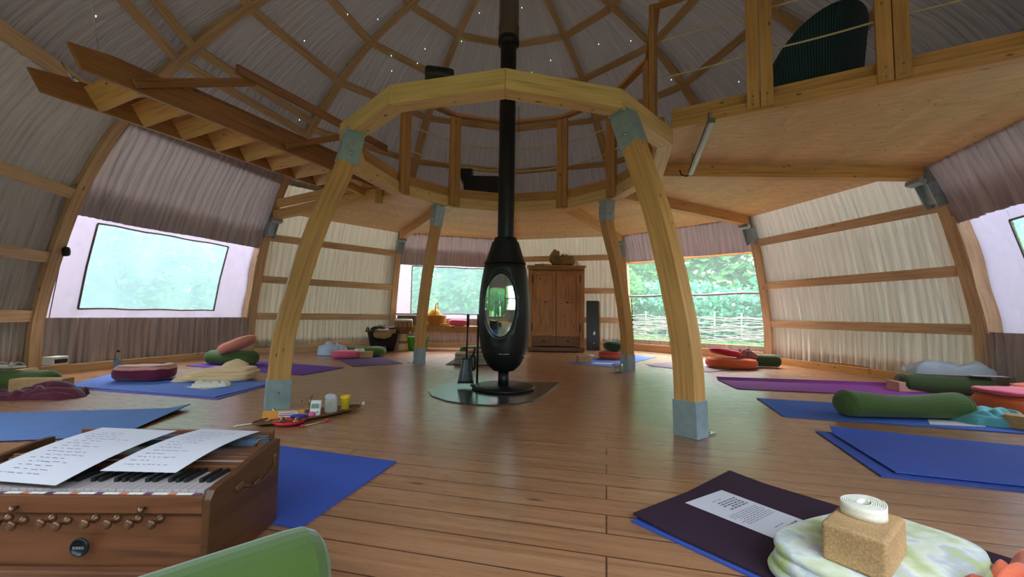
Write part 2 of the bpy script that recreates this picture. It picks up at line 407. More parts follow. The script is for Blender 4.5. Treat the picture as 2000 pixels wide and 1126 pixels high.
# smooth curve sampled along its length
def prof_pts(n=40):
    pts = [V((a, b)) for a, b in PROF]; out = []
    seg = len(pts)-1
    for i in range(n+1):
        t = i/n*seg; k = min(int(t), seg-1); f = t-k
        p0 = pts[max(k-1, 0)]; p1 = pts[k]; p2 = pts[k+1]; p3 = pts[min(k+2, seg)]
        q = .5*((2*p1)+(p2-p0)*f+(2*p0-5*p1+4*p2-p3)*f*f+(3*p1-p0-3*p2+p3)*f**3)
        out.append((q.x, q.y))
    return out
PP = prof_pts(48)
def az(k, ph=PHI): return radians(30*k)+ph
def pol(k, r, z, ph=PHI, lat=0):
    a = az(k, ph); return V((XC+r*sin(a)+lat*cos(a), YC-r*cos(a)+lat*sin(a), z))
def bay(k, lat, z, off=0., r=None):
    """point on the flat facet between ribs k and k+1, lat towards k+1"""
    am = az(k)+radians(15); h = (PR(z) if r is None else r)*cos(radians(15))+off
    return V((XC+h*sin(am)+lat*cos(am), YC-h*cos(am)+lat*sin(am), z))
WIN = {-4: 'left', -6: 'centre', 4: 'door', 2: 'right', 0: 'near', -2: 'near', -1: 'near'}

# floor
b = MB(); n = 12
ring = [pol(k, 5.5, 0) for k in range(12)]; ring2 = [pol(k, 5.5, -.12) for k in range(12)]
b.v = [tuple(p) for p in ring2+ring]
b.face(list(range(12, 24)), None); b.face(list(range(11, -1, -1)), None)
for k in range(12): b.face([k, (k+1) % 12, 12+(k+1) % 12, 12+k], None)
struct('floor', b, FLOORM)

# cloth facets
def pleat(l, z, s=1.0, seed=0):
    return .010*s*(sin(l*74+2.2*sin(l*9+seed)+z*1.5)+.7*sin(l*143+seed*3+2*sin(z*2+l*5))) + .018*s*noise.noise(V((l*7, z*.8, seed)))
def facet(k, z0, z1, off, amp, nu=130, nv=18, wav=0., name='wall', m=None, lat=None, sag=0.):
    def zz(t, u):
        base_ = z0+(z1-z0)*t
        return base_ + (wav*noise.noise(V((u*3, k*5.1, 0)))*(1-t) if wav else 0)
    def fn(u, t):
        z = zz(t, u); hw = PR(z)*sin(radians(15))+.03
        l = (-hw+2*hw*u) if lat is None else lat[0]+(lat[1]-lat[0])*u
        o = off+pleat(l, z, amp, k)+sag*sin(pi*t)
        return bay(k, l, z, o)
    b = MB(); b.grid(fn, nu, nv, lambda u, t: (u*2.6, t*(z1-z0)*1.05+k))
    return b
BAYN = {-6: 'rear_left', -5: 'left_rear', -4: 'left', -3: 'left_near', -2: 'near_left', -1: 'near', 0: 'near_right', 1: 'right_near', 2: 'right', 3: 'right_rear', 4: 'rear_right', 5: 'rear'}
for k in range(-6, 6):
    # upper dome lining in two stages (seams at the battens)
    b = MB()
    lv = [2.9, 3.68, 4.28, 4.68, 4.96, 5.14]
    b2 = MB()
    for i in range(5):
        fb = facet(k, lv[i], lv[i+1], .075, 1.0 if i < 3 else .8, 110 if i < 3 else 60, 6, sag=.05)
        o = len(b2.v); b2.v += fb.v; b2.f += [[o+j for j in f] for f in fb.f]; b2.uv += fb.uv; b2.mi += fb.mi; b2.sm += fb.sm
    struct('ceiling_%s' % BAYN[k], b2, CLOTH_UP)
    if k in WIN:
        if k in (0, -2): z_open = (.62, 2.05)
        elif k in (4, -1): z_open = (.25, 1.93)
        else: z_open = (.63, 1.85)
        up = facet(k, z_open[1]-.03, 2.98, .035 if k not in (0, -2) else .05, 1.5, 130, 10, wav=.03)
        struct('wall_%s_upper' % BAYN[k], up, CLOTH_DR)
        lo = facet(k, .07 if k != 4 else .1, z_open[0]+.01, .03, 1.5 if k != 4 else .6, 130, 8, wav=.05)
        if 1: struct('wall_%s_lower' % BAYN[k], lo, CLOTH_DR)
    else:
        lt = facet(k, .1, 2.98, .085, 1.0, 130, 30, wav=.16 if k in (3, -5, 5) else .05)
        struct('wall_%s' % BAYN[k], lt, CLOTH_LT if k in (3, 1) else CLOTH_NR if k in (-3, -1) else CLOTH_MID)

# ribs
def rib(k):
    w = .12; b = MB(); secs = []
    a = az(k); t = V((cos(a), sin(a), 0))
    for i, (r, z) in enumerate(PP):
        if i and i < len(PP)-1: dr, dz = PP[i+1][0]-PP[i-1][0], PP[i+1][1]-PP[i-1][1]
        elif i == 0: dr, dz = 0, 1
        else: dr, dz = -1, 0.1
        l = hypot(dr, dz); nr, nz = dz/l, -dr/l          # outward normal
        rad = V((sin(a), -cos(a), 0))
        p = V((XC, YC, 0))+rad*r+V((0, 0, z)); nrm = rad*nr+V((0, 0, nz))
        taper = 1 if z < 4 else max(.55, 1-(z-4)*.35)
        d = .17
        secs.append([p - t*w/2*taper, p + t*w/2*taper, p + t*w/2*taper + nrm*d, p - t*w/2*taper + nrm*d])
    b.sweep(secs); return b
RN = {-6: 'rear rib hidden behind the stove flue', -5: 'rear left rib beside the tub of blankets', -4: 'left rib at the right edge of the large left window',
      -3: 'far left rib at the left edge of the large left window', -2: 'curved roof rib high at the upper left corner', -1: 'roof rib behind the viewer on the left',
      0: 'roof rib straight behind the viewer', 1: 'roof rib behind the viewer on the right', 2: 'right roof rib above the teal wicker chair',
      3: 'thick right rib between the batten wall and the far right window', 4: 'rear right rib at the right edge of the garden opening', 5: 'rear rib behind the rear right post, left of the garden opening'}
ribobs = {}
for k in range(-6, 6):
    b = rib(k)
    o = solo('arched_rib', b, RIBW, 'laminated wooden ' + RN[k], 'rib', loc=tuple(pol(k, 5.16, 0)))
    ribobs[k] = o
    # galvanised plates where the platform meets the rib
    if k in (2, 3, 4, 5, -6, -5, -4):
        br = MB(); a = az(k); rad = V((sin(a), -cos(a), 0)); t = V((cos(a), sin(a), 0))
        for sg in (-1, 1):
            p = pol(k, 4.68, 2.28)+t*sg*.066; br.beam(p, pol(k, 4.80, 2.02)+t*sg*.066, .012, .15, up=rad)
        q = pol(k, 4.60, 2.27); br.beam(q, pol(k, 4.52, 2.29), .16, .05)
        br.beam(pol(k, 4.625, 2.42), pol(k, 4.74, 2.04), .15, .012, up=rad)
        part('rib_bracket', br, GALV, o, label='galvanised bracket where the platform beam meets the rib')
        bo = MB(); bo.lathe([(.016, 0), (.016, .014), (.008, .018)], tuple(pol(k, 4.625, 2.30)), 8, axis=tuple(-rad)); part('bolt', bo, STEEL, o)

# battens between the ribs
tn = 1
def batten(k, z, h=.12, d=.045, tilt=True, m=RIBW):
    global tn
    a1, a2 = pol(k, PR(z)+.055, z), pol(k+1, PR(z)+.055, z)
    am = az(k)+radians(15); dz = .1; nr = V((PR(z-dz)-PR(z+dz), 2*dz)); nr.normalize()
    up = V((-sin(am)*nr.x, cos(am)*nr.x, nr.y))
    d_ = (a2-a1).normalized()*.055
    b = MB(); b.beam(a1+d_, a2-d_, d, h, up=up)
    struct('trim_%d' % tn, b, m); tn += 1
for k in range(-6, 6):
    if k not in WIN:
        for z in (.66, 1.31, 2.03): batten(k, z)
    for z in ((3.62, 3.78, 4.28, 4.68, 4.95) if k in (-3, -4, -2) else (3.70, 4.28, 4.68, 4.95)): batten(k, z, .10)
    if k in (-2, -3, 1): batten(k, 2.95, .13)
# crown ring where the ribs meet
b = MB()
for j in range(12): b.beam(pol(j, .42, 5.13), pol(j+1, .42, 5.13), .05, .12)
struct('trim_%d' % tn, b, RIBW); tn += 1

# baseboards / kerb boards
for k in range(-6, 6):
    b = MB()
    if k == 4: b.beam(bay(k, -1.28, .09, -.02), bay(k, 1.28, .09, -.02), .05, .16)
    else:
        b.beam(bay(k, -1.3, .05, -.02), bay(k, 1.3, .05, -.02), .08, .1)
        b.beam(bay(k, -1.33, .14, .13), bay(k, 1.33, .14, .13), .03, .26)
    struct('baseboard_%s' % BAYN[k], b, RIBW if k != 3 else PINE, )

# window bays
wn = 1
def window(k, z0, z1, lat, frame_z, mfilm):
    """canvas with a film pane, outside the ribs"""
    global wn
    off = .16
    b = MB(); l0, l1 = lat; Z0, Z1 = frame_z
    def rect(la, lb, za, zb, nu=8, nv=8, of=0.):
        b.grid(lambda u, t: bay(k, la+(lb-la)*u, za+(zb-za)*t, off+of+.006*noise.noise(V((u*4, t*4, k)))), nu, nv, lambda u, t: (la+(lb-la)*u, za+(zb-za)*t), sm=True)
    rect(-1.5, l0, Z0-.2, Z1+.3); rect(l1, 1.5, Z0-.2, Z1+.3); rect(l0, l1, Z0-.2, z0); rect(l0, l1, z1, Z1+.3)
    w = struct('window_%d' % wn, b, CANVAS); wn += 1; w['kind'] = 'structure'
    p = MB(); p.grid(lambda u, t: bay(k, l0+(l1-l0)*u, z0+(z1-z0)*t, off+.01+.01*sin(u*3)*sin(t*3)), 10, 10)
    part('window_film', p, mfilm, w)
    fr = MB(); c = [(l0, z0), (l1, z0), (l1, z1), (l0, z1)]
    for (a, za), (c2, zc) in zip(c, c[1:]+c[:1]):
        pts = [bay(k, a+(c2-a)*i/10, za+(zc-za)*i/10+.006*sin(i*1.7), off-.01) for i in range(11)]
        fr.tube(pts, .011, 6)
    part('window_piping', fr, plain('seam_tape', srgb(96, 84, 84), .8) if 'seam_tape' not in bpy.data.materials else bpy.data.materials['seam_tape'], w)
    co = MB(); co.tube([bay(k, 1.2 if k == -4 else -1.18, Z0+(Z1-Z0)*i/8, off-.03) for i in range(9)], .005, 5)
    part('tie_cord', co, bpy.data.materials['seam_tape'], w)
    return w
window(-4, .75, 1.78, (-.73, .95), (.55, 1.95), FILM)
window(-6, .745, 1.80, (-.9, .96), (.55, 1.95), FILM_C)
window(2, .70, 1.74, (-.9, .76), (.55, 1.95), FILM)
# wooden reveal pieces beside the openings
for k, rk, sg in ((-4, -4, 1), (2, 3, -1)):
    b = MB(); secs = []
    for i in range(9):
        z = .62+(1.9-.62)*i/8; a = az(rk)
        p0 = pol(rk, PR(z)+.0, z, lat=sg*.062); p1 = pol(rk, PR(z)+.16, z, lat=sg*.062)
        q = V((cos(a), sin(a), 0))*sg*(.03+.008*sin(i*1.4))
        secs.append([p0+q*.2, p0+q, p1+q*1.9, p1+q*.2] if sg > 0 else [p0+q, p0+q*.2, p1+q*.2, p1+q*1.9])
    b.sweep(secs); struct('trim_%d' % tn, b, RIBW); tn += 1
# garden opening: clear, with a tube bar, head beam and sill
b = MB()
b.beam(bay(4, -1.3, 1.93, .13), bay(4, 1.3, 1.93, .13), .05, .10)
d1 = struct('door_1', b, PINE)
p = MB(); p.tube([bay(4, -1.28+2.56*i/16, 1.19+.008*sin(i*.8), .10) for i in range(17)], .02, 8)
part('cross_bar', p, plain('grey_tube', srgb(150, 140, 146), .5), d1)
p = MB(); p.grid(lambda u, t: bay(4, -1.26+2.52*u, .25+1.65*t, .155), 2, 6); part('door_film', p, film_mat('clear_film', .06, (.7, .95, .9)), d1)
p = MB(); p.beam(bay(4, -1.3, .24, .11), bay(4, 1.3, .24, .11), .05, .04); part('sill', p, RIBW, d1)
b = MB(); b.beam(bay(-1, -1.3, 1.93, .13), bay(-1, 1.3, 1.93, .13), .05, .10); d2 = struct('door_2', b, PINE)
p = MB(); p.tube([bay(-1, -1.28+2.56*i/16, 1.19, .10) for i in range(17)], .02, 8); part('cross_bar', p, bpy.data.materials['grey_tube'], d2)
p = MB(); p.grid(lambda u, t: bay(-1, -1.26+2.52*u, .25+1.65*t, .155), 2, 6); part('door_film', p, bpy.data.materials['clear_film'], d2)
# openings beside and behind the viewer
for k in (0, -2):
    b = MB()
    for s in (-1.2, 0, 1.2): b.tube([bay(k, s, .62+1.43*i/8, .09) for i in range(9)], .03, 6)
    for z in (.64, 1.32, 2.05): b.beam(bay(k, -1.25, z, .09), bay(k, 1.25, z, .09), .05, .07)
    d = struct('window_%d' % (4-k), b, PINE)
    p = MB(); p.grid(lambda u, t: bay(k, -1.2+2.4*u, .64+1.41*t, .12), 2, 8); part('door_film', p, bpy.data.materials['clear_film'], d)

# ------------------------------------------------------------------ ring beam, legs, platform
RPH = -.011; ZR0, ZR1 = 2.312, 2.46; RI, RO = 1.608, 1.751
def rp(k, r, z): return pol(k, r, z, RPH)
ringb = thing('ring_beam', 'large twelve-sided pine ring beam carried on four curved posts around the stove', 'beam', (XC, YC, ZR0))
for k in range(12):
    b = MB(); zm = (ZR0+ZR1)/2
    for (za, zb, e) in ((ZR0, zm-.0006, 0), (zm+.0006, ZR1, 0)):
        g = .0012
        P = []
        for z in (za, zb):
            A, B_, C_, D_ = rp(k, RI, z), rp(k, RO, z), rp(k+1, RO, z), rp(k+1, RI, z)
            dd = (C_-B_).normalized()*g
            P += [A+dd, B_+dd, C_-dd, D_-dd]
        P = [P[1], P[2], P[3], P[0], P[5], P[6], P[7], P[4]]
        b.hexa(P, (.87, .14, zb-za))
    part('beam_segment', b, PINE_R, ringb, bevel=.002)
bb = MB()
for k, f in ((0, .12), (0, .5), (0, .8), (1, .4), (-1, .55), (-2, .4), (-3, .35), (-1, .15), (1, .1)):
    p = rp(k, RI+.05, ZR0).lerp(rp(k+1, RI+.05, ZR0), f)
    bb.lathe([(.012, 0), (.012, -.006), (.006, -.008)], tuple(p), 8)
part('ring_bolt', bb, STEEL, ringb)

LEGS = [('front right', 33.0, 2.20), ('front left', -54.6, 2.15), ('rear left', -143.6, 2.18), ('rear right', 124.6, 2.08)]
def legcurve(a, rf, n=22):
    pts = [(rf, 0), (rf-.02, .5), (rf-.10, .95), (rf-.24, 1.5), (rf-.42, 2.0), (1.665, 2.312)]
    out = []; seg = len(pts)-1
    P = [V(p) for p in pts]
    for i in range(n+1):
        t = i/n*seg; k = min(int(t), seg-1); f = t-k
        p0 = P[k-1] if k else P[0]*2-P[1]; p1 = P[k]; p2 = P[k+1]; p3 = P[min(k+2, seg)]
        q = .5*((2*p1)+(p2-p0)*f+(2*p0-5*p1+4*p2-p3)*f*f+(3*p1-p0-3*p2+p3)*f**3)
        out.append(q)
    return out
for nm, adeg, rf in LEGS:
    a = radians(adeg); rad = V((sin(a), -cos(a), 0)); t = V((cos(a), sin(a), 0)); c0 = V((XC, YC, 0))
    lg = thing('curved_post', 'curved laminated pine post with steel shoe, %s of the four around the stove' % nm, 'post', tuple(c0+rad*rf))
    cv = legcurve(a, rf)
    def secs_for(cv, w, d, ex=0):
        S = []
        for i, q in enumerate(cv):
            i0, i1 = max(i-1, 0), min(i+1, len(cv)-1); tg = (cv[i1]-cv[i0]).normalized(); nr = V((tg.y, -tg.x))
            if i == len(cv)-1 and ex == 0: nr = V((1, 0))
            p = c0+rad*q.x+V((0, 0, q.y)); nn = rad*nr.x+V((0, 0, nr.y))
            S.append([p - t*w/2 - nn*d/2, p - t*w/2 + nn*d/2, p + t*w/2 + nn*d/2, p + t*w/2 - nn*d/2])
        return S
    b = MB(); b.sweep(secs_for(cv, .115, .15)); part('post_timber', b, PINE, lg, bevel=.004)
    # foot shoe
    b = MB(); lo = [V((rf, .0)), V((rf-.002, .11)), V((rf-.006, .225))]
    b.sweep(secs_for(lo, .128, .165, 1)); shoe = part('steel_shoe', b, GALV, lg, bevel=.002)
    b = MB(); b.box(tuple(c0+rad*(rf+.02)+t*.115+V((0, 0, .005))), (.12, .09, .01), rz=a)
    for s in (.095, .145): b.lathe([(.012, 0), (.012, .010), (.006, .015)], tuple(c0+rad*(rf+.03)+t*s+V((0, 0, .01))), 8)
    b.lathe([(.010, 0), (.010, .006)], tuple(c0+rad*(rf-.003)+t*.064+V((0, 0, .13))), 8, axis=tuple(t))
    part('foot_plate', b, STEEL, shoe)
    # head sleeve
    top = [q for q in cv if q.y > 2.02]
    b = MB(); b.sweep(secs_for(top, .13, .165, 1))
    up = c0+rad*1.665; b.box(tuple(up+V((0, 0, 2.306))), (.20, .15, .008), rz=a)
    hs = part('steel_head_bracket', b, GALV, lg, bevel=.0015)
    b = MB(); q = cv[-4]; pp = c0+rad*q.x+V((0, 0, q.y))
    for s in (-1, 1): b.lathe([(.014, 0), (.014, .008), (.006, .012)], tuple(pp+t*.065*s), 8, axis=tuple(t*s))
    b.lathe([(.012, 0), (.012, -.008)], tuple(c0+rad*1.60+V((0, 0, 2.302))), 8)
    part('bracket_bolt', b, STEEL, hs)

# platform on the right and at the back
ZP = 2.455
plat = thing('gallery_platform', 'pine gallery platform wrapping around the rear and right of the dome', 'platform', (XC, YC, ZP))
for k in (2, 3, 4, 5, -6, -5):
    b = MB(); P = []
    for z in (ZP, ZP+.04):
        P += [rp(k, 1.72, z), bay(k, -PR(2.47)*sin(radians(15))+.02, z, .06), bay(k, PR(2.47)*sin(radians(15))-.02, z, .06), rp(k+1, 1.72, z)]
    o = len(b.v); 
    # split the underside into boards for UV running across the sector
    nb = 3
    for i in range(nb):
        f0, f1 = i/nb+.0003, (i+1)/nb-.0003
        Q = []
        for h in (0, 4):
            Q += [P[h].lerp(P[h+1], f0), P[h].lerp(P[h+1], f1), P[h+3].lerp(P[h+2], f1), P[h+3].lerp(P[h+2], f0)]
        b.hexa(Q, (2.6, 1.0, .04))
    part('floor_panel', b, PANEL, plat)
for k in (2, 3, 4, 5, -6, -5, -4):
    if k == 2: continue
    b = MB(); b.beam(rp(k, 1.74, 2.385), pol(k, 4.60, 2.385), .11, .14); part('radial_beam', b, PINE, plat, bevel=.003)
# edge boards of the near right side (along k=2) and at the stair well (along k=-4)
b = MB(); b.beam(rp(2, 1.74, 2.495), rp(2, 4.68, 2.495), .08, .09); part('edge_board', b, PINE, plat, bevel=.002)
b = MB(); b.beam(rp(2, 1.74, 2.60)+V((.03, .05, 0)), rp(2, 4.5, 2.60)+V((.03, .05, 0)), .05, .12); part('edge_board', b, PINE, plat, bevel=.002)
b = MB(); b.beam(rp(-4, 1.78, 2.53)+V((.0, -.06, 0)), rp(-4, 4.4, 2.53)+V((0, -.06, 0)), .05, .13); part('edge_board', b, PINE, plat, bevel=.002)
for k in (2, 3, 4, 5, -6, -5, -4):
    b = MB(); b.beam(rp(k, 1.655, 2.53), rp(k+1, 1.655, 2.53), .05, .135); part('kerb_board', b, PINE_D, plat, bevel=.002)
# stair-well framing
b = MB(); b.beam(rp(-3, 2.3, 2.42).lerp(rp(-4, 2.3, 2.42), .93), rp(-3, 2.3, 2.42).lerp(rp(-4, 2.3, 2.42), .35), .05, .1); part('trimmer', b, PINE, plat)
b = MB(); b.beam(rp(-4, 2.0, 2.40)+V((.0, -.10, 0)), rp(-4, 2.0, 2.22)+V((0, -.10, 0)), .05, .09, up=(1, 0, 0)); part('hanger_block', b, PINE_D, plat)

# railings
rail = thing('gallery_railing', 'pine post and rope railing standing around the ring opening of the gallery', 'railing', (XC, YC, 2.33))
def post(k, z1=3.70, parent=rail, z0=2.33, rr=1.585):
    a = az(k, RPH); t = V((cos(a), sin(a), 0))
    for s in (-.043, .043):
        p = rp(k, rr, 0)+t*s
        b = MB(); b.beam(p+V((0, 0, z0)), p+V((0, 0, z1)), .045, .082, up=tuple(t)); part('rail_post', b, PINE_D, parent, bevel=.003)
for k in (2, 3, 4, 5, -6, -5, -4): post(k, 3.66)
for k in (2, 3, 4, 5, -6, -5):
    b = MB(); b.beam(rp(k, 1.61, 3.70), rp(k+1, 1.61, 3.70), .09, .045); part('handrail', b, PINE_D, rail, bevel=.003)
ROPE = fabric('rope', srgb(206, 190, 150), scale=600)
def rope(p, q, sag, parent, r=.009):
    b = MB(); b.tube([p.lerp(q, i/12)-V((0, 0, sag*4*(i/12)*(1-i/12))) for i in range(13)], r, 6); part('rope', b, ROPE, parent)
for k in (2, 3, 4, 5, -6, -5):
    for z in (2.95, 3.30): rope(rp(k, 1.6, z), rp(k+1, 1.6, z), .03, rail)
rail2 = thing('gallery_railing', 'pine double-post rope railing along the near right edge of the gallery', 'railing', tuple(rp(2, 2.9, 2.46)))
for r in (2.43, 3.25, 4.05):
    a = az(2, RPH); rad = V((sin(a), -cos(a), 0)); nrm = V((-cos(a), -sin(a), 0)); 
    for s in (-.048, .048):
        p = rp(2, r+s, 0)+V((-.5, -.86, 0))*.045
        b = MB(); b.beam(p+V((0, 0, 2.47)), p+V((0, 0, 3.66)), .04, .09, up=tuple(rad)); pp = part('rail_post', b, PINE, rail2, bevel=.003)
        q = MB()
        for z in (2.50, 2.57): q.lathe([(.007, 0), (.007, .005)], tuple(p+V((-.5, -.86, 0))*.02+V((0, 0, z))), 6, axis=(-.5, -.86, 0))
        part('screw', q, STEEL, pp)
b = MB(); b.beam(rp(2, 1.65, 3.70), rp(2, 4.1, 3.70), .09, .045); part('handrail', b, PINE_D, rail2, bevel=.003)
for r0, r1 in ((1.66, 2.38), (2.48, 3.2), (3.3, 4.0)):
    for z in (2.97, 3.33): rope(rp(2, r0, z), rp(2, r1, z), .01, rail2, .008)

# ------------------------------------------------------------------ the raised stair
SD = V((.44, .898, 0)).normalized(); SN = V((.898, -.44, 0)).normalized()
SP = V((-3.0, 3.13, 2.49))     # first tread, end at the camera-right stringer
st = thing('loft_stair', 'hinged pine loft stair swung up level under the roof at upper left', 'stair', tuple(SP))
def stringer(off, name='stringer', ex=0):
    b = MB(); w = .035
    p = SP+SN*off
    zb, zt = -.015, .175
    def q(s, z): return p+SD*s+V((0, 0, z))
    prof_ = [(-.34, zb), (2.62, zb), (2.62, zt), (-.30, zt), (-.62, zt+.02)]
    prof_ = [(-.29-ex, zb), (2.60, zb), (2.60, .185), (-.12-ex, .185), (-.37-ex, .145)]
    o = len(b.v)
    for s in (-w/2, w/2):
        for a_, z in prof_: b.v.append(tuple(q(a_, z)+SN*s))
    nn = len(prof_)
    b.face([o+i for i in range(nn)][::-1], [(a_*1.0, z) for a_, z in prof_][::-1]); b.face([o+nn+i for i in range(nn)], [(a_+7, z) for a_, z in prof_])
    for i in range(nn):
        j = (i+1) % nn; ln = hypot(prof_[i][0]-prof_[j][0], prof_[i][1]-prof_[j][1])
        b.face([o+i, o+j, o+nn+j, o+nn+i], [(0, 3), (ln, 3), (ln, 3+w), (0, 3+w)])
    return part(name, b, STAIRW, st, bevel=.003)
stringer(.02); stringer(-.70, ex=.0)
for i in range(9):
    c = SP+SD*(.02+.315*i)+SN*(-.34)+V((0, 0, .075))
    R = Matrix.Rotation(atan2(SD.y, SD.x), 3, 'Z') @ Matrix.Rotation(radians(57), 3, 'Y')
    b = MB(); b.box(tuple(c), (.20, .68, .05), R=R); part('tread', b, PINE, st, bevel=.002)
def handrail_side(off, far):
    for s0 in (.0, 1.28):
        p = SP+SD*s0+SN*off+V((0, 0, .03)); q = p+SD*.90+V((0, 0, .50))
        b = MB(); b.beam(p, q, .04, .07, up=(0, 0, 1)); part('baluster', b, STAIRW, st, bevel=.003)
    p = SP+SD*(.72)+SN*off+V((0, 0, .56)); q = SP+SD*2.75+SN*off+V((0, 0, .56))
    b = MB(); b.beam(p+SN*(.03 if off > 0 else -.03), q+SN*(.03 if off > 0 else -.03), .035, .09); part('stair_handrail', b, STAIRW, st, bevel=.003)
handrail_side(.06, 0); handrail_side(-.74, 1)
b = MB(); hp = SP+SD*(-.30)+SN*(-.30)
b.tube([hp+V((0, 0, .12)), hp+V((.02, .04, .05)), hp+V((.03, .06, .02))], .006, 6); b.blob(tuple(hp+V((.035, .07, .03))), (.05, .035, .03)); part('latch_hook', b, STEEL, st)
b = MB(); b.tube([SP+SD*(-.2)+V((0, 0, .2)), pol(-2, 3.55, 3.7)], .0015, 4)
part('lifting_wire', b, STEEL, st)

# ------------------------------------------------------------------ stove
SX, SY = -.015, 4.12
stv = thing('wood_stove', 'black egg-shaped wood stove with oval window standing on a round pedestal', 'stove', (SX, SY, .012))
prof = [(.0, .185), (.105, .19), (.165, .245), (.205, .32), (.236, .42), (.254, .55), (.262, .70), (.261, .83), (.254, .96), (.240, 1.09), (.219, 1.21), (.205, 1.272)]
b = MB(); b.lathe(prof, (SX, SY, 0), 64, cap=False)
b.lathe([(.205, 1.272), (.0, 1.272)], (SX, SY, 0), 64, cap=False)
body = part('stove_body', b, BLACK, stv)
# oval firebox opening cut out of the shell
FA = radians(-5); fd = V((sin(FA), -cos(FA), 0)); ft = V((cos(FA), sin(FA), 0)); oc = V((SX, SY, .845))
def oval(r1, r2, d): return [oc+fd*d+ft*(-.028+r1*cos(2*pi*j/48))+V((0, 0, r2*sin(2*pi*j/48))) for j in range(48)]
cb = MB(); cb.sweep([oval(.205, .375, .36), oval(.168, .325, .205), oval(.164, .32, .10)])
cut = bpy.data.objects.new('cut', cb.mesh('cut', BLACK)); C.objects.link(cut)
bm = bmesh.new(); bm.from_mesh(body.data); bmesh.ops.remove_doubles(bm, verts=bm.verts, dist=1e-5); bmesh.ops.recalc_face_normals(bm, faces=bm.faces); bm.to_mesh(body.data); bm.free()
bm = bmesh.new(); bm.from_mesh(cut.data); bmesh.ops.recalc_face_normals(bm, faces=bm.faces); bm.to_mesh(cut.data); bm.free()
mo = body.modifiers.new('b', 'BOOLEAN'); mo.object = cut; mo.operation = 'DIFFERENCE'; mo.solver = 'EXACT'
bpy.context.view_layer.update()
dg = bpy.context.evaluated_depsgraph_get()
nm_ = bpy.data.meshes.new_from_object(body.evaluated_get(dg)); body.modifiers.clear(); body.data = nm_
bpy.data.objects.remove(cut)
b = MB(); b.lathe([(.214, 1.266), (.207, 1.29), (.197, 1.30), (.178, 1.36), (.160, 1.42), (.142, 1.475), (.139, 1.49), (.122, 1.50), (.120, 1.515), (.112, 1.518), (.112, 1.535), (.086, 1.54)], (SX, SY, 0), 64, cap=False)
part('stove_cap', b, BLACK, stv)
b = MB()
oc2 = oval(.166, .322, .0)
def gl(u, t):
    rr = t; a_ = 2*pi*u
    return oc+fd*(.155+.022*(1-rr*rr))+ft*(-.028+.166*rr*cos(a_))+V((0, 0, .322*rr*sin(a_)))
b.grid(gl, 48, 10); part('stove_window', b, STOVEG, stv, label='oval glass window of the stove')
b = MB(); rimp = [oc+fd*.172+ft*(-.028+.168*cos(2*pi*j/48))+V((0, 0, .325*sin(2*pi*j/48))) for j in range(49)]; b.tube(rimp, .006, 6, cap=False); part('window_rim', b, BLACK, stv)
b = MB(); b.lathe([(.0, .185), (.055, .185), (.055, .02), (.0, .02)], (SX, SY, .0), 32, cap=False); part('pedestal', b, BLACK, stv)
b = MB(); b.lathe([(.0, .012), (.305, .012), (.315, .018), (.315, .03), (.30, .04), (.07, .052), (.0, .052)], (SX, SY, 0), 64, cap=False); part('base_disc', b, BLACK, stv)
b = MB(); b.lathe([(.084, 1.53), (.084, 3.68)], (SX, SY, 0), 40, cap=False)
b.lathe([(.087, 2.9), (.087, 2.91)], (SX, SY, 0), 40); b.lathe([(.084, 3.60), (.112, 3.62), (.112, 3.68), (.084, 3.69)], (SX, SY, 0), 40, cap=False)
part('flue_pipe', b, BLACK, stv)
b = MB(); b.lathe([(.098, 3.67), (.108, 3.69), (.108, 3.78), (.112, 3.79), (.112, 3.81), (.106, 3.82), (.106, 5.6)], (SX, SY, 0), 40, cap=False)
part('upper_flue', b, PIPEM, stv, label='brushed steel upper flue')
b = MB(); hp = V((SX, SY, .375)); b.box((SX+.215, SY-.10, .352), (.10, .022, .008), rz=-.2); part('air_lever', b, STEEL, stv)
b = MB()
for i in range(11): b.box((SX-.045+.009*i+(.002 if i % 3 else 0), SY-.2205+.001*abs(i-6)*.4, .372), (.0055, .002, .007), rz=.0)
part('maker_marks', b, plain('silver_print', srgb(170, 170, 165), .5), stv)
# logs behind the window, added in place of the figure reflected in the glass
b = MB(); b.tube([(SX-.12, SY-.03, .60), (SX-.02, SY-.07, .66), (SX+.06, SY-.08, .76)], .05, 10, rad=[.06, .055, .035]); b.tube([(SX-.14, SY, .56), (SX+.1, SY+.02, .57)], .055, 10)
part('stand_in_logs', b, TWIG, stv)

b = MB()  # glass hearth plate
hz = [(-.74, 3.96), (-.71, 4.2), (-.62, 4.42), (-.45, 4.56), (.62, 4.53)]
pts = hz+[(.50, 4.2), (.36, 3.80), (.25, 3.58), (.1, 3.44), (-.1, 3.37), (-.3, 3.40), (-.5, 3.52), (-.66, 3.72)]
o = len(b.v); n = len(pts)
b.v = [(x, y, .002) for x, y in pts]+[(x, y, .010) for x, y in pts]
b.face(list(range(n, 2*n))); b.face(list(range(n-1, -1, -1)))
for i in range(n): b.face([i, (i+1) % n, n+(i+1) % n, n+i][::-1])
HG, nt, hb = mat('hearth_plate_glass'); hb.inputs['Base Color'].default_value = (*srgb(52, 60, 58), 1); hb.inputs['Roughness'].default_value = .2; hb.inputs['Specular IOR Level'].default_value = .6
solo('hearth_plate', b, HG, 'grey glass hearth plate lying on the floor under the stove', 'hearth plate', loc=(-.05, 4.0, .002))

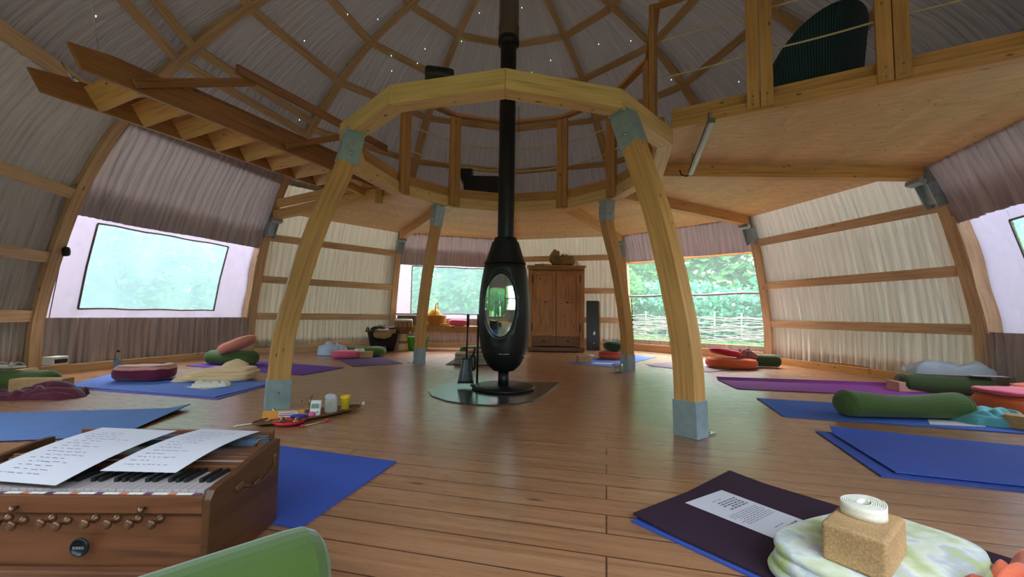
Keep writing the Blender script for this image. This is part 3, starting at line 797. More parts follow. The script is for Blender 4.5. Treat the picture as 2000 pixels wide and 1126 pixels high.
tl = thing('fireplace_tool_set', 'black fireplace shovel and brush hanging on an upright stand beside the stove', 'fireplace tools', (-.30, 4.26, .011))
b = MB(); b.tube([(-.29, 4.26, .02), (-.288, 4.26, .735)], .011, 8); b.tube([(-.288, 4.26, .64), (-.287, 4.26, .745)], .014, 8); part('stand_pole', b, BLACK, tl)
b = MB(); b.lathe([(.0, .011), (.06, .011), (.06, .018), (0, .02)], (-.30, 4.27, 0), 20, cap=False); part('stand_foot', b, BLACK, tl)
sh = MB(); sh.tube([(-.40, 4.22, .30), (-.395, 4.24, .74)], .009, 8); sh.tube([(-.396, 4.24, .62), (-.395, 4.24, .75)], .014, 8)
shp = part('shovel_handle', sh, BLACK, tl)
b = MB(); P = []
b.grid(lambda u, t: ((-.40+(u-.5)*(.165-.085*t), 4.20+.02*t-.02*(abs(u-.5)*2)**4, .04+.26*t)), 8, 8)
sb = part('shovel_blade', b, plain('worn_steel', srgb(70, 72, 74), .35, .6, var=.3, scale=40), shp); sm_ = sb.modifiers.new('s', 'SOLIDIFY'); sm_.thickness = .004
b = MB(); b.tube([(-.34, 4.27, .30), (-.315, 4.26, .40)], .012, 8); b.blob((-.34, 4.27, .24), (.07, .06, .17), .8, .8, 16, 10, .01, 30); part('brush_head', b, BLACK, tl)

# ------------------------------------------------------------------ armoire group
AR = radians(-4); ax0 = thing('armoire', 'rustic two-door wooden armoire with two bottom drawers behind the stove', 'armoire', (1.05, 8.55, 0), AR)
def lb(c, s, mb=None, rz=0, R=None): mb = mb or MB(); return mb.box(c, s, rz, R=R)
W, D, H = 1.16, .50, 1.80
b = MB()
lb((0, 0, .95), (W-.08, D-.04, 1.62), b); part('carcass', b, ARMW, ax0, local=True, bevel=.004)
b = MB(); lb((0, -.0, 1.765), (W+.06, D+.06, .035), b); lb((0, 0, 1.725), (W, D+.02, .04), b); part('cornice', b, ARMW, ax0, local=True, bevel=.008)
b = MB()
for i in range(42): b.box((-.56+i*.0273, -D/2-.014, 1.69), (.016, .012, .026))
part('dentil_strip', b, ARMW_D, ax0, local=True)
for s in (-1, 1):
    b = MB(); lb((s*(W/2-.045), -D/2+.01, .90), (.09, .03, 1.66), b); part('stile', b, ARMW, ax0, local=True, bevel=.003)
b = MB(); lb((0, 0, .06), (W+.01, D+.02, .08), b); lb((-W/2+.06, 0, .02), (.1, D, .04), b); lb((W/2-.06, 0, .02), (.1, D, .04), b); part('plinth', b, ARMW_D, ax0, local=True, bevel=.004)
for s in (-1, 1):
    cx = s*.245
    b = MB(); y = -D/2-.004
    for sx in (-1, 1): lb((cx+sx*.205, y, .99), (.07, .025, 1.32), b)
    for z in (.37, 1.02, 1.62): lb((cx, y, z), (.36, .025, .07 if z != 1.02 else .06), b)
    dr = part('door', b, ARMW, ax0, local=True, bevel=.003)
    b = MB(); lb((cx, y+.008, .69), (.35, .012, .60), b); lb((cx, y+.008, 1.32), (.35, .012, .56), b); part('door_panel', b, ARMW, dr, local=True)
    b = MB(); b.lathe([(.008, 0), (.008, .012), (.018, .018), (.018, .028), (.006, .034)], (cx-s*.02, y-.013, 1.02), 12, axis=(0, -1, 0)); part('knob', b, BLACK, dr, local=True)
    b = MB()
    for z in (.5, 1.5): lb((cx+s*.245, y-.014, z), (.02, .008, .16), b)
    part('hinge', b, BLACK, dr, local=True)
    b = MB(); lb((cx, y+.003, .225), (.47, .025, .17), b); dw = part('drawer', b, ARMW_D, ax0, local=True, bevel=.004)
    b = MB(); b.lathe([(.008, 0), (.008, .012), (.018, .018), (.018, .028), (.006, .034)], (cx, y-.01, .225), 12, axis=(0, -1, 0)); part('drawer_knob', b, BLACK, dw, local=True)
# things on the armoire
b = MB(); c = (1.10, 8.5, 1.785)
STRAW = fabric('dry_straw', srgb(150, 124, 84), scale=90, bump=.8, var=.35, sheen=0)
b.blob((1.20, 8.52, 1.90), (.46, .28, .24), .7, .8, 40, 24, .07, 16, flat=1.784); b.blob((1.03, 8.50, 1.95), (.20, .18, .36), .8, .8, 30, 20, .06, 20, flat=1.784, seed=3)
for i in range(220):
    p = V((.98+random.random()*.42, 8.38+random.random()*.2, 1.80+random.random()*.24)); b.tube([p, p+V((random.uniform(-.08, .08), random.uniform(-.06, .06), random.uniform(-.02, .1)))], .002, 4)
solo('straw_bundle', b, STRAW, 'brown bundle of dried plants lying on top of the armoire', 'dried plants', loc=(1.15, 8.5, 1.784))
b = MB()
for i in range(16):
    p = V((.60+i*.022, 8.40+random.uniform(-.05, .05), 1.80)); b.blob(tuple(p), (.05, .04, .035), .9, .9, 8, 6, .006, 30, seed=i, flat=1.784)
b.tube([(.58, 8.36, 1.79), (.75, 8.37, 1.82), (.92, 8.37, 1.80)], .008, 6)
solo('driftwood_garland', b, TWIG, 'small grey and brown twig garland on the armoire top, left of the straw', 'garland', loc=(.75, 8.4, 1.784))
cup = thing('mug', 'small white mug standing on the right end of the armoire top', 'mug', (1.47, 8.42, 1.784))
b = MB(); b.lathe([(0, .003), (.038, .0), (.042, .01), (.046, .10), (.043, .10), (.038, .012), (0, .01)], (1.47, 8.42, 1.784), 20, cap=False); part('cup', b, WHITEP, cup)
b = MB(); b.tube([(1.513, 8.42, 1.865), (1.54, 8.42, 1.86), (1.545, 8.42, 1.835), (1.53, 8.42, 1.81), (1.511, 8.42, 1.81)], .006, 6); part('handle', b, WHITEP, cup)

pn = thing('radiant_panel', 'tall black panel leaning against the wall to the right of the armoire', 'panel', (1.88, 8.72, 0), radians(-6))
b = MB(); R_ = Matrix.Rotation(radians(-6), 3, 'X'); b.box((0, 0, .545), (.27, .05, 1.07), R=R_); part('black_board', b, BLACKG, pn, local=True, bevel=.004)
b = MB(); b.box((.155, .01, .53), (.018, .07, 1.06), R=R_); part('wooden_edge', b, PINE_D, pn, local=True)
b = MB(); b.lathe([(.02, 0), (.02, .02)], (.02, -.03, .36), 12, axis=(0, -1, 0)); b.lathe([(.02, 0), (.02, .02)], (.02, -.045, .16), 12, axis=(0, -1, 0)); b.box((.03, -.04, .38), (.04, .02, .07)); part('fitting', b, STEEL, pn, local=True)

# bench with basket, tub, drum, green crate
bn = thing('wooden_bench', 'long light wooden bench under the middle window, left of the stove', 'bench', (-1.15, 8.75, 0))
b = MB(); b.beam((-2.35, 8.82, .47), (.0, 8.78, .47), .34, .045); part('seat', b, PINE_D, bn, bevel=.004)
b = MB(); b.beam((-2.3, 8.70, .40), (-.05, 8.66, .40), .03, .09); part('apron', b, PINE_D, bn)
for x in (-2.25, -.1):
    for y in (8.70, 8.90):
        b = MB(); b.beam((x, y, 0), (x, y, .45), .05, .05, up=(1, 0, 0)); part('leg', b, PINE_D, bn)
bk = thing('wicker_basket', 'wicker basket wrapped in yellow cloth with arched handle on the bench', 'basket', (-1.52, 8.78, .494))
b = MB(); b.lathe([(0, .0), (.19, .0), (.22, .10), (.235, .22), (.215, .22), (.18, .02), (0, .01)], (-1.52, 8.78, .494), 28, cap=False); part('basket_body', b, fabric('wicker', srgb(176, 118, 50), scale=60, bump=.9, var=.3), bk)
b = MB(); b.tube([(-1.50, 8.78-.21*cos(pi*i/16), .60+.40*sin(pi*i/16)**.8) for i in range(17)], .012, 8); part('basket_handle', b, PINE_D, bk)
b = MB(); b.blob((-1.56, 8.78, .66), (.44, .34, .40), 1.5, .9, 30, 18, .03, 10, flat=.60); b.blob((-1.66, 8.68, .58), (.22, .16, .18), .9, .9, 20, 12, .05, 14, seed=5, flat=.496)
b.blob((-1.30, 8.64, .52), (.26, .10, .06), .9, .9, 16, 8, .02, 20, seed=2, flat=.495)
part('yellow_cloth', b, YELLOWC, bk)
b = MB(); b.blob((-1.02, 8.76, .565), (.42, .30, .14), .55, .7, 28, 14, .006, 10); solo('cushion', b, [PINK], 'flat pink cushion on the bench right of the yellow basket', 'cushion', loc=(-1.02, 8.76, .495))
bx = thing('storage_box', 'grey wooden box with pale lid standing on the left end of the bench', 'box', (-2.12, 8.80, .494))
b = MB(); b.box((-2.12, 8.80, .60), (.40, .26, .21)); part('box_body', b, plain('grey_box', srgb(112, 96, 86), .8, var=.2), bx)
b = MB(); b.box((-2.12, 8.80, .73), (.46, .30, .035)); part('lid', b, RIBW, bx)
tb = thing('flexible_tub', 'black rubber tub filled with brown blankets, left of the drum', 'tub', (-2.45, 8.15, 0))
b = MB(); b.lathe([(0, .0), (.22, .0), (.25, .10), (.31, .38), (.325, .385), (.315, .40), (.30, .38), (.23, .03), (0, .02)], (-2.45, 8.15, 0), 32, cap=False, sq=.8); part('tub_body', b, BLACKG, tb)
for s in (-1, 1):
    b = MB(); b.tube([(-2.45+s*.31, 8.15-.09+.18*i/8, .37+.09*sin(pi*i/8)) for i in range(9)], .014, 8); part('tub_handle', b, BLACKG, tb)
b = MB(); b.blob((-2.40, 8.12, .36), (.50, .38, .17), .8, .9, 32, 14, .05, 9, seed=1); b.blob((-2.40, 7.93, .33), (.36, .08, .16), .8, .8, 20, 10, .02, 12, seed=8)
solo('burlap_blanket', b, fabric('burlap', srgb(156, 128, 90), scale=120, bump=.6), 'beige burlap cloth spilling over the rim of the black tub', 'cloth', loc=(-2.4, 8.1, .25))
b = MB(); b.blob((-2.45, 8.22, .43), (.50, .34, .13), .8, .9, 32, 14, .06, 11, seed=4)
solo('blanket', b, fabric('dark_brown_wool', srgb(66, 50, 42)), 'dark brown blanket bundled on top in the black tub', 'blanket', loc=(-2.45, 8.2, .38))
dj = thing('djembe_drum', 'carved wooden goblet drum with roped shell between the tub and green crate', 'drum', (-2.06, 8.2, 0))
b = MB(); b.lathe([(0, 0), (.115, 0), (.108, .05), (.078, .25), (.07, .33), (.09, .36), (.14, .40), (.165, .50), (.165, .62), (0, .62)], (-2.06, 8.2, 0), 32, cap=False); part('drum_shell', b, RIBW, dj)
b = MB(); b.lathe([(.168, .36), (.10, .345), (.15, .40), (.172, .48), (.172, .61), (.168, .62)], (-2.06, 8.2, 0), 32, cap=False); part('drum_bowl', b, ARMW_D, dj, label='dark roped upper bowl')
b = MB(); b.lathe([(0, .632), (.16, .632), (.172, .62), (.175, .60), (.17, .59)], (-2.06, 8.2, 0), 32, cap=False); part('drum_skin', b, BUFF, dj)
b = MB()
for j in range(24):
    a = 2*pi*j/24; a2 = a+.13*(1 if j % 2 else -1); b.tube([(-2.06+.178*cos(a), 8.2+.178*sin(a), .60), (-2.06+.175*cos((a+a2)/2), 8.2+.175*sin((a+a2)/2), .5), (-2.06+.13*cos(a2), 8.2+.13*sin(a2), .37)], .0045, 4)
part('drum_ropes', b, ROPE, dj)
gc = thing('storage_crate', 'bright green plastic crate with a lid on the floor behind the rear left post', 'crate', (-1.85, 8.45, 0))
b = MB(); secs = []
for z, w, d in ((0, .40, .28), (.22, .45, .32), (.222, .47, .34), (.25, .47, .34)):
    secs.append([(-1.85+sx*w/2, 8.45+sy*d/2, z+.004) for sx, sy in ((-1, -1), (1, -1), (1, 1), (-1, 1))])
GRP = plain('green_plastic', srgb(82, 170, 40), .4)
b.sweep(secs); part('crate_body', b, GRP, gc, bevel=.004)
b = MB(); b.box((-1.85, 8.45, .262), (.48, .35, .016)); part('crate_lid', b, GRP, gc, bevel=.004)
b = MB(); b.box((-1.80, 8.275, .19), (.12, .02, .025)); part('grip', b, BLACKG, gc)

# ------------------------------------------------------------------ mats
def quadmat(name, pts, m, label, z=.0, th=.006, group=None, m2=None, curl=None, parent=None, nx=14, ny=6, under=None):
    """pts: 4 floor corners, in order"""
    P = [V((x, y, 0)) for x, y in pts]
    def fn(u, t, dz):
        p = P[0].lerp(P[1], u).lerp(P[3].lerp(P[2], u), t)
        zz = z+dz+.0012*(1+noise.noise(V((p.x*2, p.y*2, z*50))))
        if curl: zz += curl(u, t)
        return (p.x, p.y, zz)
    b = MB(); b.grid(lambda u, t: fn(u, t, th), nx, ny, mi=0)
    b.grid(lambda u, t: fn(1-u, t, .0), nx, ny, mi=1)
    for e in range(4):
        def ef(u, t, e=e):
            c = [(u, 0), (1, u), (1-u, 1), (0, 1-u)][e]; return fn(c[0], c[1], th*t)
        b.grid(ef, nx if e % 2 == 0 else ny, 1, mi=1, sm=False)
    c = base(b)
    if parent: return part(name, b, [m, m2 or m], parent)
    return solo(name, b, [m, m2 or m], label, 'yoga mat', group, loc=c)
def off_dir(p, q, w):
    d = V((q[0]-p[0], q[1]-p[1])).normalized(); return V((-d.y, d.x))*w
def matq(p, q, w):
    o_ = off_dir(p, q, w); return [p, q, (q[0]+o_.x, q[1]+o_.y), (p[0]+o_.x, p[1]+o_.y)]
MZ = .007
quadmat('yoga_mat', [(-4.19, 3.92), (-2.42, 3.49), (-2.38, 4.28), (-4.50, 4.72)], MAT_LIL, 'lilac yoga mat lying beneath the cornflower blue mat by the left window', 0)
quadmat('yoga_mat', [(-4.17, 3.95), (-2.47, 3.53), (-2.39, 4.27), (-4.48, 4.70)], MAT_BLUE2, 'cornflower blue yoga mat with folded cream blanket, near the large left window', .009)
quadmat('yoga_mat', [(-4.30, 5.55), (-2.39, 4.84), (-2.18, 5.55), (-4.05, 6.25)], MAT_PUR, 'purple yoga mat under the green bolster with peach cushion at left', 0)
quadmat('yoga_mat', [(-4.03, 2.12), (-2.26, 2.44), (-2.40, 3.17), (-4.17, 2.85)], MAT_SLATE, 'sky blue yoga mat at the left edge, behind the harmonium', 0, m2=MAT_DARK, curl=lambda u, t: .03*max(0, (u-.9)/.1)**2*t)
quadmat('yoga_mat', [(-1.95, 1.84), (-.70, 1.45), (-.54, 2.09), (-1.75, 2.47)], MAT_BLUE3, 'royal blue yoga mat between harmonium and front left post', 0)
quadmat('yoga_mat', [(-2.10, 5.66), (-1.52, 6.07), (-2.55, 7.62), (-3.15, 7.25)], MAT_PLUM, 'plum yoga mat under the pink cushion, in front of the black tub', 0)
quadmat('yoga_mat', [(-.87, 5.96), (-.10, 5.96), (-.02, 7.75), (-.80, 7.75)], MAT_GREY, 'grey plum yoga mat behind the stove', 0)
quadmat('yoga_mat', [(1.02, 6.50), (1.60, 5.92), (2.85, 7.60), (2.30, 8.05)], MAT_BLUE2, 'light blue yoga mat at the foot of the rear right post', 0)
quadmat('yoga_mat', [(2.16, 6.20), (2.80, 5.55), (4.20, 6.50), (3.70, 7.15)], MAT_ROSE, 'pale rose yoga mat under the orange cushion by the garden opening', 0, m2=MAT_DARK, curl=lambda u, t: .02*max(0, (.1-u)/.1))
quadmat('yoga_mat', [(2.57, 4.92), (2.45, 4.27), (4.30, 3.92), (4.52, 4.60)], MAT_PUR2, 'violet yoga mat along the right batten wall', 0, m2=MAT_DARK, curl=lambda u, t: .03*max(0, (.06-u)/.06))
quadmat('yoga_mat', [(2.36, 3.80), (2.14, 3.12), (3.86, 2.60), (4.08, 3.30)], MAT_BLUE, 'blue yoga mat under the long green bolster at right', 0)
quadmat('yoga_mat', [(2.08, 2.72), (1.81, 1.96), (3.5, 1.42), (3.75, 2.16)], MAT_BLUE3, 'lower royal blue yoga mat at the right edge, mostly covered', 0)
quadmat('yoga_mat', [(2.13, 2.66), (1.90, 1.98), (3.5, 1.45), (3.75, 2.14)], mm('mat_ultramarine', srgb(66, 88, 172)), 'upper royal blue yoga mat with lifted edge at the right side', .012, curl=lambda u, t: .035*max(0, (.05-u)/.05)*(1-t)**1.5)
quadmat('yoga_mat', [(1.07, 1.95), (.47, 1.52), (1.05, .80), (1.62, 1.22)], MAT_BLUE3, 'thin blue yoga mat under the dark aubergine mat in the foreground', 0)
quadmat('yoga_mat', [(1.075, 1.955), (.48, 1.53), (1.06, .81), (1.63, 1.23)], MAT_DARK, 'dark aubergine yoga mat with printed sheet in the right foreground', .009, curl=lambda u, t: .012*max(0, (.1-t)/.1)*abs(2*u-1))

# ------------------------------------------------------------------ bolsters and cushions
def bolster(c, ln, r, rz, m, label, bend=.0, sag=.0, flat=.90, z=MZ, name='bolster'):
    """long round cushion lying on its side; c = floor centre"""
    t = thing(name, label, 'bolster', (c[0], c[1], z), rz)
    b = MB(); n = 28; secs = []
    steps = [0, .008, .03, .07, .14, .25, .4, .5, .6, .75, .86, .93, .97, .992, 1]
    def rad(s):
        e = min(s, 1-s)*ln/r; return r*(1-(max(0, 1-e/.55))**2.6*.45) if e > 0 else r*.50
    for s in steps:
        x = (s-.5)*ln; rr = rad(s)*(1-sag*max(0, sin(pi*s))**2)
        yo = bend*sin(pi*s)
        ring_ = []
        for j in range(n):
            a = 2*pi*j/n
            y = rr*1.04*cos(a); zz = rr*flat*sin(a)
            zz = zz*(1.0 if zz > 0 else .86)
            ring_.append(V((x, y+yo, rr*flat*.86*(1 if .06 < s < .94 else 0)+(0 if .06 < s < .94 else r*flat*.86)+zz)))
        secs.append(ring_)
    b.sweep(secs); part('bolster_cover', b, m, t, local=True)
    for e in (0, 1):
        b = MB(); s = -1 if e == 0 else 1; rr = r*.80
        b.tube([V((s*(ln/2-.045), 0, 0))+V((0, rr*1.22*cos(2*pi*j/28), r*flat*.86+rr*1.07*sin(2*pi*j/28)*(1 if sin(2*pi*j/28) > 0 else .84))) for j in range(29)], .004, 5, cap=False)
        part('piping', b, m, t, local=True)
    return t
bolster((3.06, 3.11), .94, .118, radians(-3), GREEN, 'long plump green bolster on the blue mat at right', sag=.17, z=.008)
bolster((-3.80, 5.72), .72, .115, radians(-8), GREEN, 'dark green bolster under a peach cushion on the purple mat at left')
bolster((4.58, 4.20), .80, .11, radians(-16), GREEN_D, 'dark green bolster under a plastic bag against the far right wall', z=0)
bolster((-4.55, 3.82), .75, .105, radians(6), GREEN, 'green bolster with sandals on top at the far left edge', z=0)
bolster((3.98, 6.25), .50, .115, radians(-10), GREEN_D, 'dark green bolster behind the orange cushion near the garden opening')
bolster((-.60, 7.55), .55, .10, radians(50), GREEN, 'small green bolster on the mat left behind the stove')
bolster((-2.62, 7.25), .55, .085, radians(-20), GREEN, 'green bolster lying behind the pink cushion on the plum mat')
bolster((-.70, .905), .62, .110, radians(42), GREEN_F, 'olive green bolster in the very foreground beside the harmonium', z=0, flat=.95)

def cushion(c, size, m, label, rz=0, z=MZ, top=None, amp=.006, seed=0, tilt=0, e1=.55, dent=.0, mside=None):
    t = thing('cushion', label, 'cushion', (c[0], c[1], z), rz)
    R = Matrix.Rotation(tilt, 3, 'Y')
    def fn(p, x, y, zz):
        if zz > 0 and dent: p.z -= dent*max(0, 1-(x*x+y*y)*1.3)+.4*dent*noise.noise(V((x*2.5, y*2.5, seed)))
        return p
    zc = size[2]/2*abs(cos(tilt))+size[0]/2*abs(sin(tilt))*.75
    b = MB(); b.blob((0, 0, zc), size, e1, .8, 36, 18, amp, 7, R=R, fn=fn, seed=seed)
    mi = [(1 if mside and -.42*size[2] < b.v[f[0]][2]-zc < size[2]*.14 and not tilt else 0) for f in b.f]
    b.mi = mi; b.v = [(x, y, max(z_, .001)) for x, y, z_ in b.v]
    part('cushion_cover', b, [m, mside or m], t, local=True)
    b = MB()
    pw = lambda x, e: math.copysign(abs(x)**e, x)
    for q in (-.30, .30):
        pts = [V((0, 0, zc)) + R @ V((pw(cos(2*pi*j/32), .8)*size[0]*.475, pw(sin(2*pi*j/32), .8)*size[1]*.475, q*size[2]*1.35)) for j in range(33)]
        b.tube(pts, .003, 5, cap=False)
    part('piping', b, mside or m, t, local=True)
    return t
cushion((-3.76, 4.33), (.52, .36, .17), SALMON, 'dusty pink and burgundy meditation cushion beside the water bottle', rz=.1, z=.017, mside=BURG, dent=.035, seed=3, amp=.022)
cushion((-3.70, 5.66), (.50, .32, .14), PEACH, 'pink and peach cushion tilted on top of the dark green bolster at left', rz=.0, z=.150, tilt=radians(-24), mside=PINK, e1=.7)
cushion((-2.62, 6.75), (.46, .34, .12), PINK, 'round hot pink cushion on the plum mat', rz=.1)
cushion((-2.28, 7.12), (.40, .34, .16), GREEN, 'round green cushion behind the pink cushion, near the white block', z=.007, e1=.8)
cushion((1.86, 7.1), (.44, .40, .13), RED, 'red round cushion under the dark green cushion near the rear right post', dent=.0, mside=ORANGE)
cushion((1.90, 7.12), (.34, .34, .19), GREEN_D, 'dark green round cushion sitting on the red cushion near the rear right post', z=.135, e1=.9)
cushion((3.40, 6.08), (.72, .46, .15), ORANGE, 'large orange cushion near the garden opening, lowest of the pile', rz=-.05, dent=.015)
cushion((3.36, 6.15), (.46, .34, .11), RED, 'raspberry red cushion on top of the orange cushion', z=.155, rz=-.1, tilt=radians(8), e1=.8)
cushion((4.18, 3.22), (.62, .46, .17), ORANGE, 'orange cushion with a pink top at the right edge behind the turquoise cloth', rz=-.15, mside=ORANGE, dent=.0)
cushion((4.62, 3.42), (.45, .35, .22), ORANGE, 'second orange cushion at the right edge, behind the pink-topped one', rz=.1)
b = MB(); b.blob((4.17, 3.22, .190), (.58, .42, .05), .6, .7, 36, 12, .012, 9, rz=-.15, seed=9); solo('folded_cloth', b, PINK, 'pink folded cloth lying on the orange cushion at right edge', 'cloth', loc=(4.17, 3.22, .17))

# ------------------------------------------------------------------ blocks, straps, cloths
def block(c, rz, label, z=MZ, size=(.23, .12, .075), m=CORK):
    b = MB(); b.box((0, 0, size[2]/2), size); t = bpy.data.objects.new('yoga_block', b.mesh('yoga_block', m)); C.objects.link(t)
    t.location = (c[0], c[1], z); t.rotation_euler = (0, 0, rz); bv = t.modifiers.new('bevel', 'BEVEL'); bv.width = .006; bv.segments = 3
    return tag(t, label, 'yoga block')
def strapcurl(c, z, r, turns, w, label, rz=0, tail=None, m=BUFF):
    b = MB(); n = 64*int(max(1, turns)); 
    def fn(u, t):
        a = 2*pi*turns*u; rr = r*(.30+.70*u)*(1+.05*sin(3*a))
        p = (c[0]+rr*cos(a)*1.15, c[1]+rr*sin(a), z+w*t*(1+.10*sin(a+1)))
        return p
    b.grid(fn, n, 3)
    if tail:
        P = [V(p) for p in tail]
        for i in range(len(P)-1):
            b.grid(lambda u, t: P[i].lerp(P[i+1], u)+V((0, 0, w*.0))+(P[i+1]-P[i]).cross(V((0, 0, 1))).normalized()*(t-.5)*.035, 4, 2)
    o = solo('yoga_strap', b, m, label, 'strap', loc=(c[0], c[1], z)); s = o.modifiers.new('s', 'SOLIDIFY'); s.thickness = .0035; return o
def crumple(c, size, h, m, label, cat, rz=0, z=MZ, seed=0, name='cloth', fs=7., nx=60, ny=40, ragged=.2):
    b = MB(); R = Matrix.Rotation(rz, 3, 'Z')
    def edge(u, t, sgn):
        x = (u*2-1); y = (t*2-1)
        a = atan2(y, x); k = 1+ragged*noise.noise(V((cos(a)*1.3, sin(a)*1.3, seed)))
        # round off the square
        mx = max(abs(x), abs(y)); l = hypot(x, y) or 1; f = mx/l*.55+.45
        px, py = x*f*k, y*f*k
        ed = 1-mx**4
        n1 = noise.noise(V((px*size[0]*fs*.45, py*size[1]*fs*.45, seed*3.3)))
        n3 = noise.noise(V((px*size[0]*fs*.6+4, py*size[1]*fs*.6, seed*1.7)))
        n2 = abs(noise.noise(V((px*size[0]*fs*.55+n3*1.1, py*size[1]*fs*1.5+n3*1.6, seed+9))))**.75
        zz = h*(.40+.42*n1+.62*n2)*max(0, ed)**.38 if sgn > 0 else 0
        return V((c[0], c[1], z+.001+max(0, zz)))+R @ V((px*size[0]/2, py*size[1]/2, 0))
    b.grid(lambda u, t: edge(u, t, 1), nx, ny); b.grid(lambda u, t: edge(1-u, t, -1), 8, 8)
    return solo(name, b, m, label, cat, loc=(c[0], c[1], z))
def folded(c, size, layers, m, label, cat, rz=0, z=MZ, seed=0, name='blanket', amp=.008, tri=None):
    b = MB(); h = size[2]/layers
    for i in range(layers):
        j = random.Random(seed*31+i)
        b.blob((c[0]+j.uniform(-.01, .01), c[1]+j.uniform(-.01, .01), z+h*(i+.5)), (size[0]*(1-.03*i+j.uniform(-.02, .02)), size[1]*(1-.03*i), h*1.15), .35, .3, 44, 12, amp, 9, rz=rz, flat=z+.0005, seed=seed+i)
    return solo(name, b, m, label, cat, loc=(c[0], c[1], z))
def sheet(pts, m, label, cat='paper', z=.02, zs=None, name='paper_sheet', lines=None, inkm=None, th=.0006, curve=0.):
    """pts 4 corners (x,y[,z]); lines: list of (u0,v,u1,height,mi)"""
    P = [V((p[0], p[1], p[2] if len(p) > 2 else z)) for p in pts]
    def f(u, t, dz=0): 
        q = P[0].lerp(P[1], u).lerp(P[3].lerp(P[2], u), t); q.z += dz+curve*sin(pi*t)*1.0
        return q
    b = MB(); b.grid(lambda u, t: f(u, t, 0), 6, 12); b.grid(lambda u, t: f(1-u, t, -th), 6, 12)
    o = solo(name, b, [PAPER], label, cat, loc=tuple(P[0].lerp(P[2], .5)))
    if lines:
        b = MB()
        for (u0, v, u1, hh, mi) in lines:
            b.grid(lambda u, t: f(u0+(u1-u0)*u, v+hh*t, .0007), 3, 1, mi=mi)
        part('writing', b, [INK, INKB], o)
    return o
block((-4.03, 3.62), .12, 'cork yoga block under the wine red velvet at the far left', z=.0, size=(.40, .12, .14))
crumple((-3.98, 3.52), (.75, .32), .14, WINE, 'wine red velvet cloth draped over the cork block at far left', 'cloth', rz=.05, z=0, seed=4, name='velvet_cloth', fs=4)
# sandals on the bolster
for i, (x, y, r_, lab) in enumerate(((-4.56, 3.80, .25, 'right one of the grey strappy sandals on the far left bolster'), (-4.78, 3.86, .05, 'left one of the grey strappy sandals on the far left bolster'))):
    t = thing('sandal', lab, 'sandal', (x, y, .192), r_)
    SG = bpy.data.materials.get('sandal_grey') or plain('sandal_grey', srgb(186, 178, 172), .7)
    b = MB(); b.blob((0, 0, .012), (.27, .095, .022), .5, .8, 28, 10); part('sole', b, SG, t, local=True)
    for xx, ang in ((-.04, .5), (.03, -.5), (.08, .3)):
        b = MB(); b.grid(lambda u, tt: (xx+.05*(u-.5)*ang*2+(tt-.5)*.02, -.045+.09*u, .02+.035*sin(pi*u)), 10, 2); s_ = part('strap', b, SG, t, local=True); s_.modifiers.new('s', 'SOLIDIFY').thickness = .003
# white device box at the left rib foot
dv = thing('wall_socket_box', 'small white socket box mounted low on the far left rib', 'box', (-5.0, 4.60, .12))
b = MB(); b.box((-5.0, 4.60, .17), (.12, .16, .09)); part('case', b, WHITEP, dv, bevel=.006)
b = MB(); b.box((-4.935, 4.60, .165), (.02, .12, .045)); part('flap', b, BLACKG, dv)
# bottle
bt = thing('water_bottle', 'clear plastic water bottle standing behind the dusty pink cushion', 'bottle', (-4.56, 4.86, 0))
b = MB(); b.lathe([(0, .002), (.033, .0), (.036, .01), (.034, .06), (.036, .08), (.036, .17), (.030, .20), (.015, .235), (.014, .25)], (-4.56, 4.86, 0), 24, cap=False); part('bottle_body', b, GLASS, bt)
b = MB(); b.lathe([(.0365, .085), (.0368, .15)], (-4.56, 4.86, 0), 24, cap=False); part('bottle_label', b, plain('pale_label', srgb(120, 150, 190), .5), bt)
b = MB(); b.lathe([(0, .272), (.017, .27), (.017, .245), (0, .245)], (-4.56, 4.86, 0), 16, cap=False); part('cap', b, plain('navy_cap', srgb(40, 48, 80), .5), bt)
# cream blanket and strap on paper
bl = thing('blanket', 'cream wool blanket loosely folded on the cornflower blue mat', 'blanket', (-3.12, 4.44, .017))
b = MB()
for i_, (cx_, cy_, z_, sx_, sy_, sz_, rz_) in enumerate(((-3.06, 4.42, .045, .66, .42, .055, .12), (-3.00, 4.46, .085, .58, .36, .05, .22), (-2.98, 4.47, .120, .46, .28, .045, .05))):
    b.blob((cx_, cy_, z_), (sx_, sy_, sz_), .45, .5, 48, 14, .026, 6, rz=rz_, flat=.0175, seed=i_+2)
part('folded_body', b, CREAM, bl)
b = MB()
def ruff(u, t):
    x = -3.42+.40*u; y = 4.22+.34*t
    e = (1-(2*u-1)**4)*(1-(2*t-1)**4)
    return (x+.03*sin(t*9), y-.02*sin(u*7), .018+max(0, .085*e**.5*(.55+.45*sin(t*20+3*u+1.5*noise.noise(V((u*3, t*3, 1)))))))
b.grid(ruff, 40, 50); part('ruffled_edge', b, CREAM, bl)
b = MB(); b.tube([(-3.16, 4.54, .09), (-3.08, 4.57, .125), (-2.98, 4.57, .15), (-2.88, 4.54, .13), (-2.80, 4.50, .09)], .05, 14, rad=[.02, .055, .07, .06, .02]); part('raised_fold', b, CREAM, bl)
sheet([(-3.06, 3.95), (-2.78, 3.83), (-2.66, 4.06), (-2.94, 4.16)], PAPER, 'white paper sheet on the cornflower mat, under a rolled strap', z=.0175)
crumple((-2.84, 4.0), (.34, .16), .075, BUFF, 'cream cotton strap bunched up on the paper on the cornflower mat', 'strap', z=.018, seed=8, name='yoga_strap', fs=14, rz=.3)
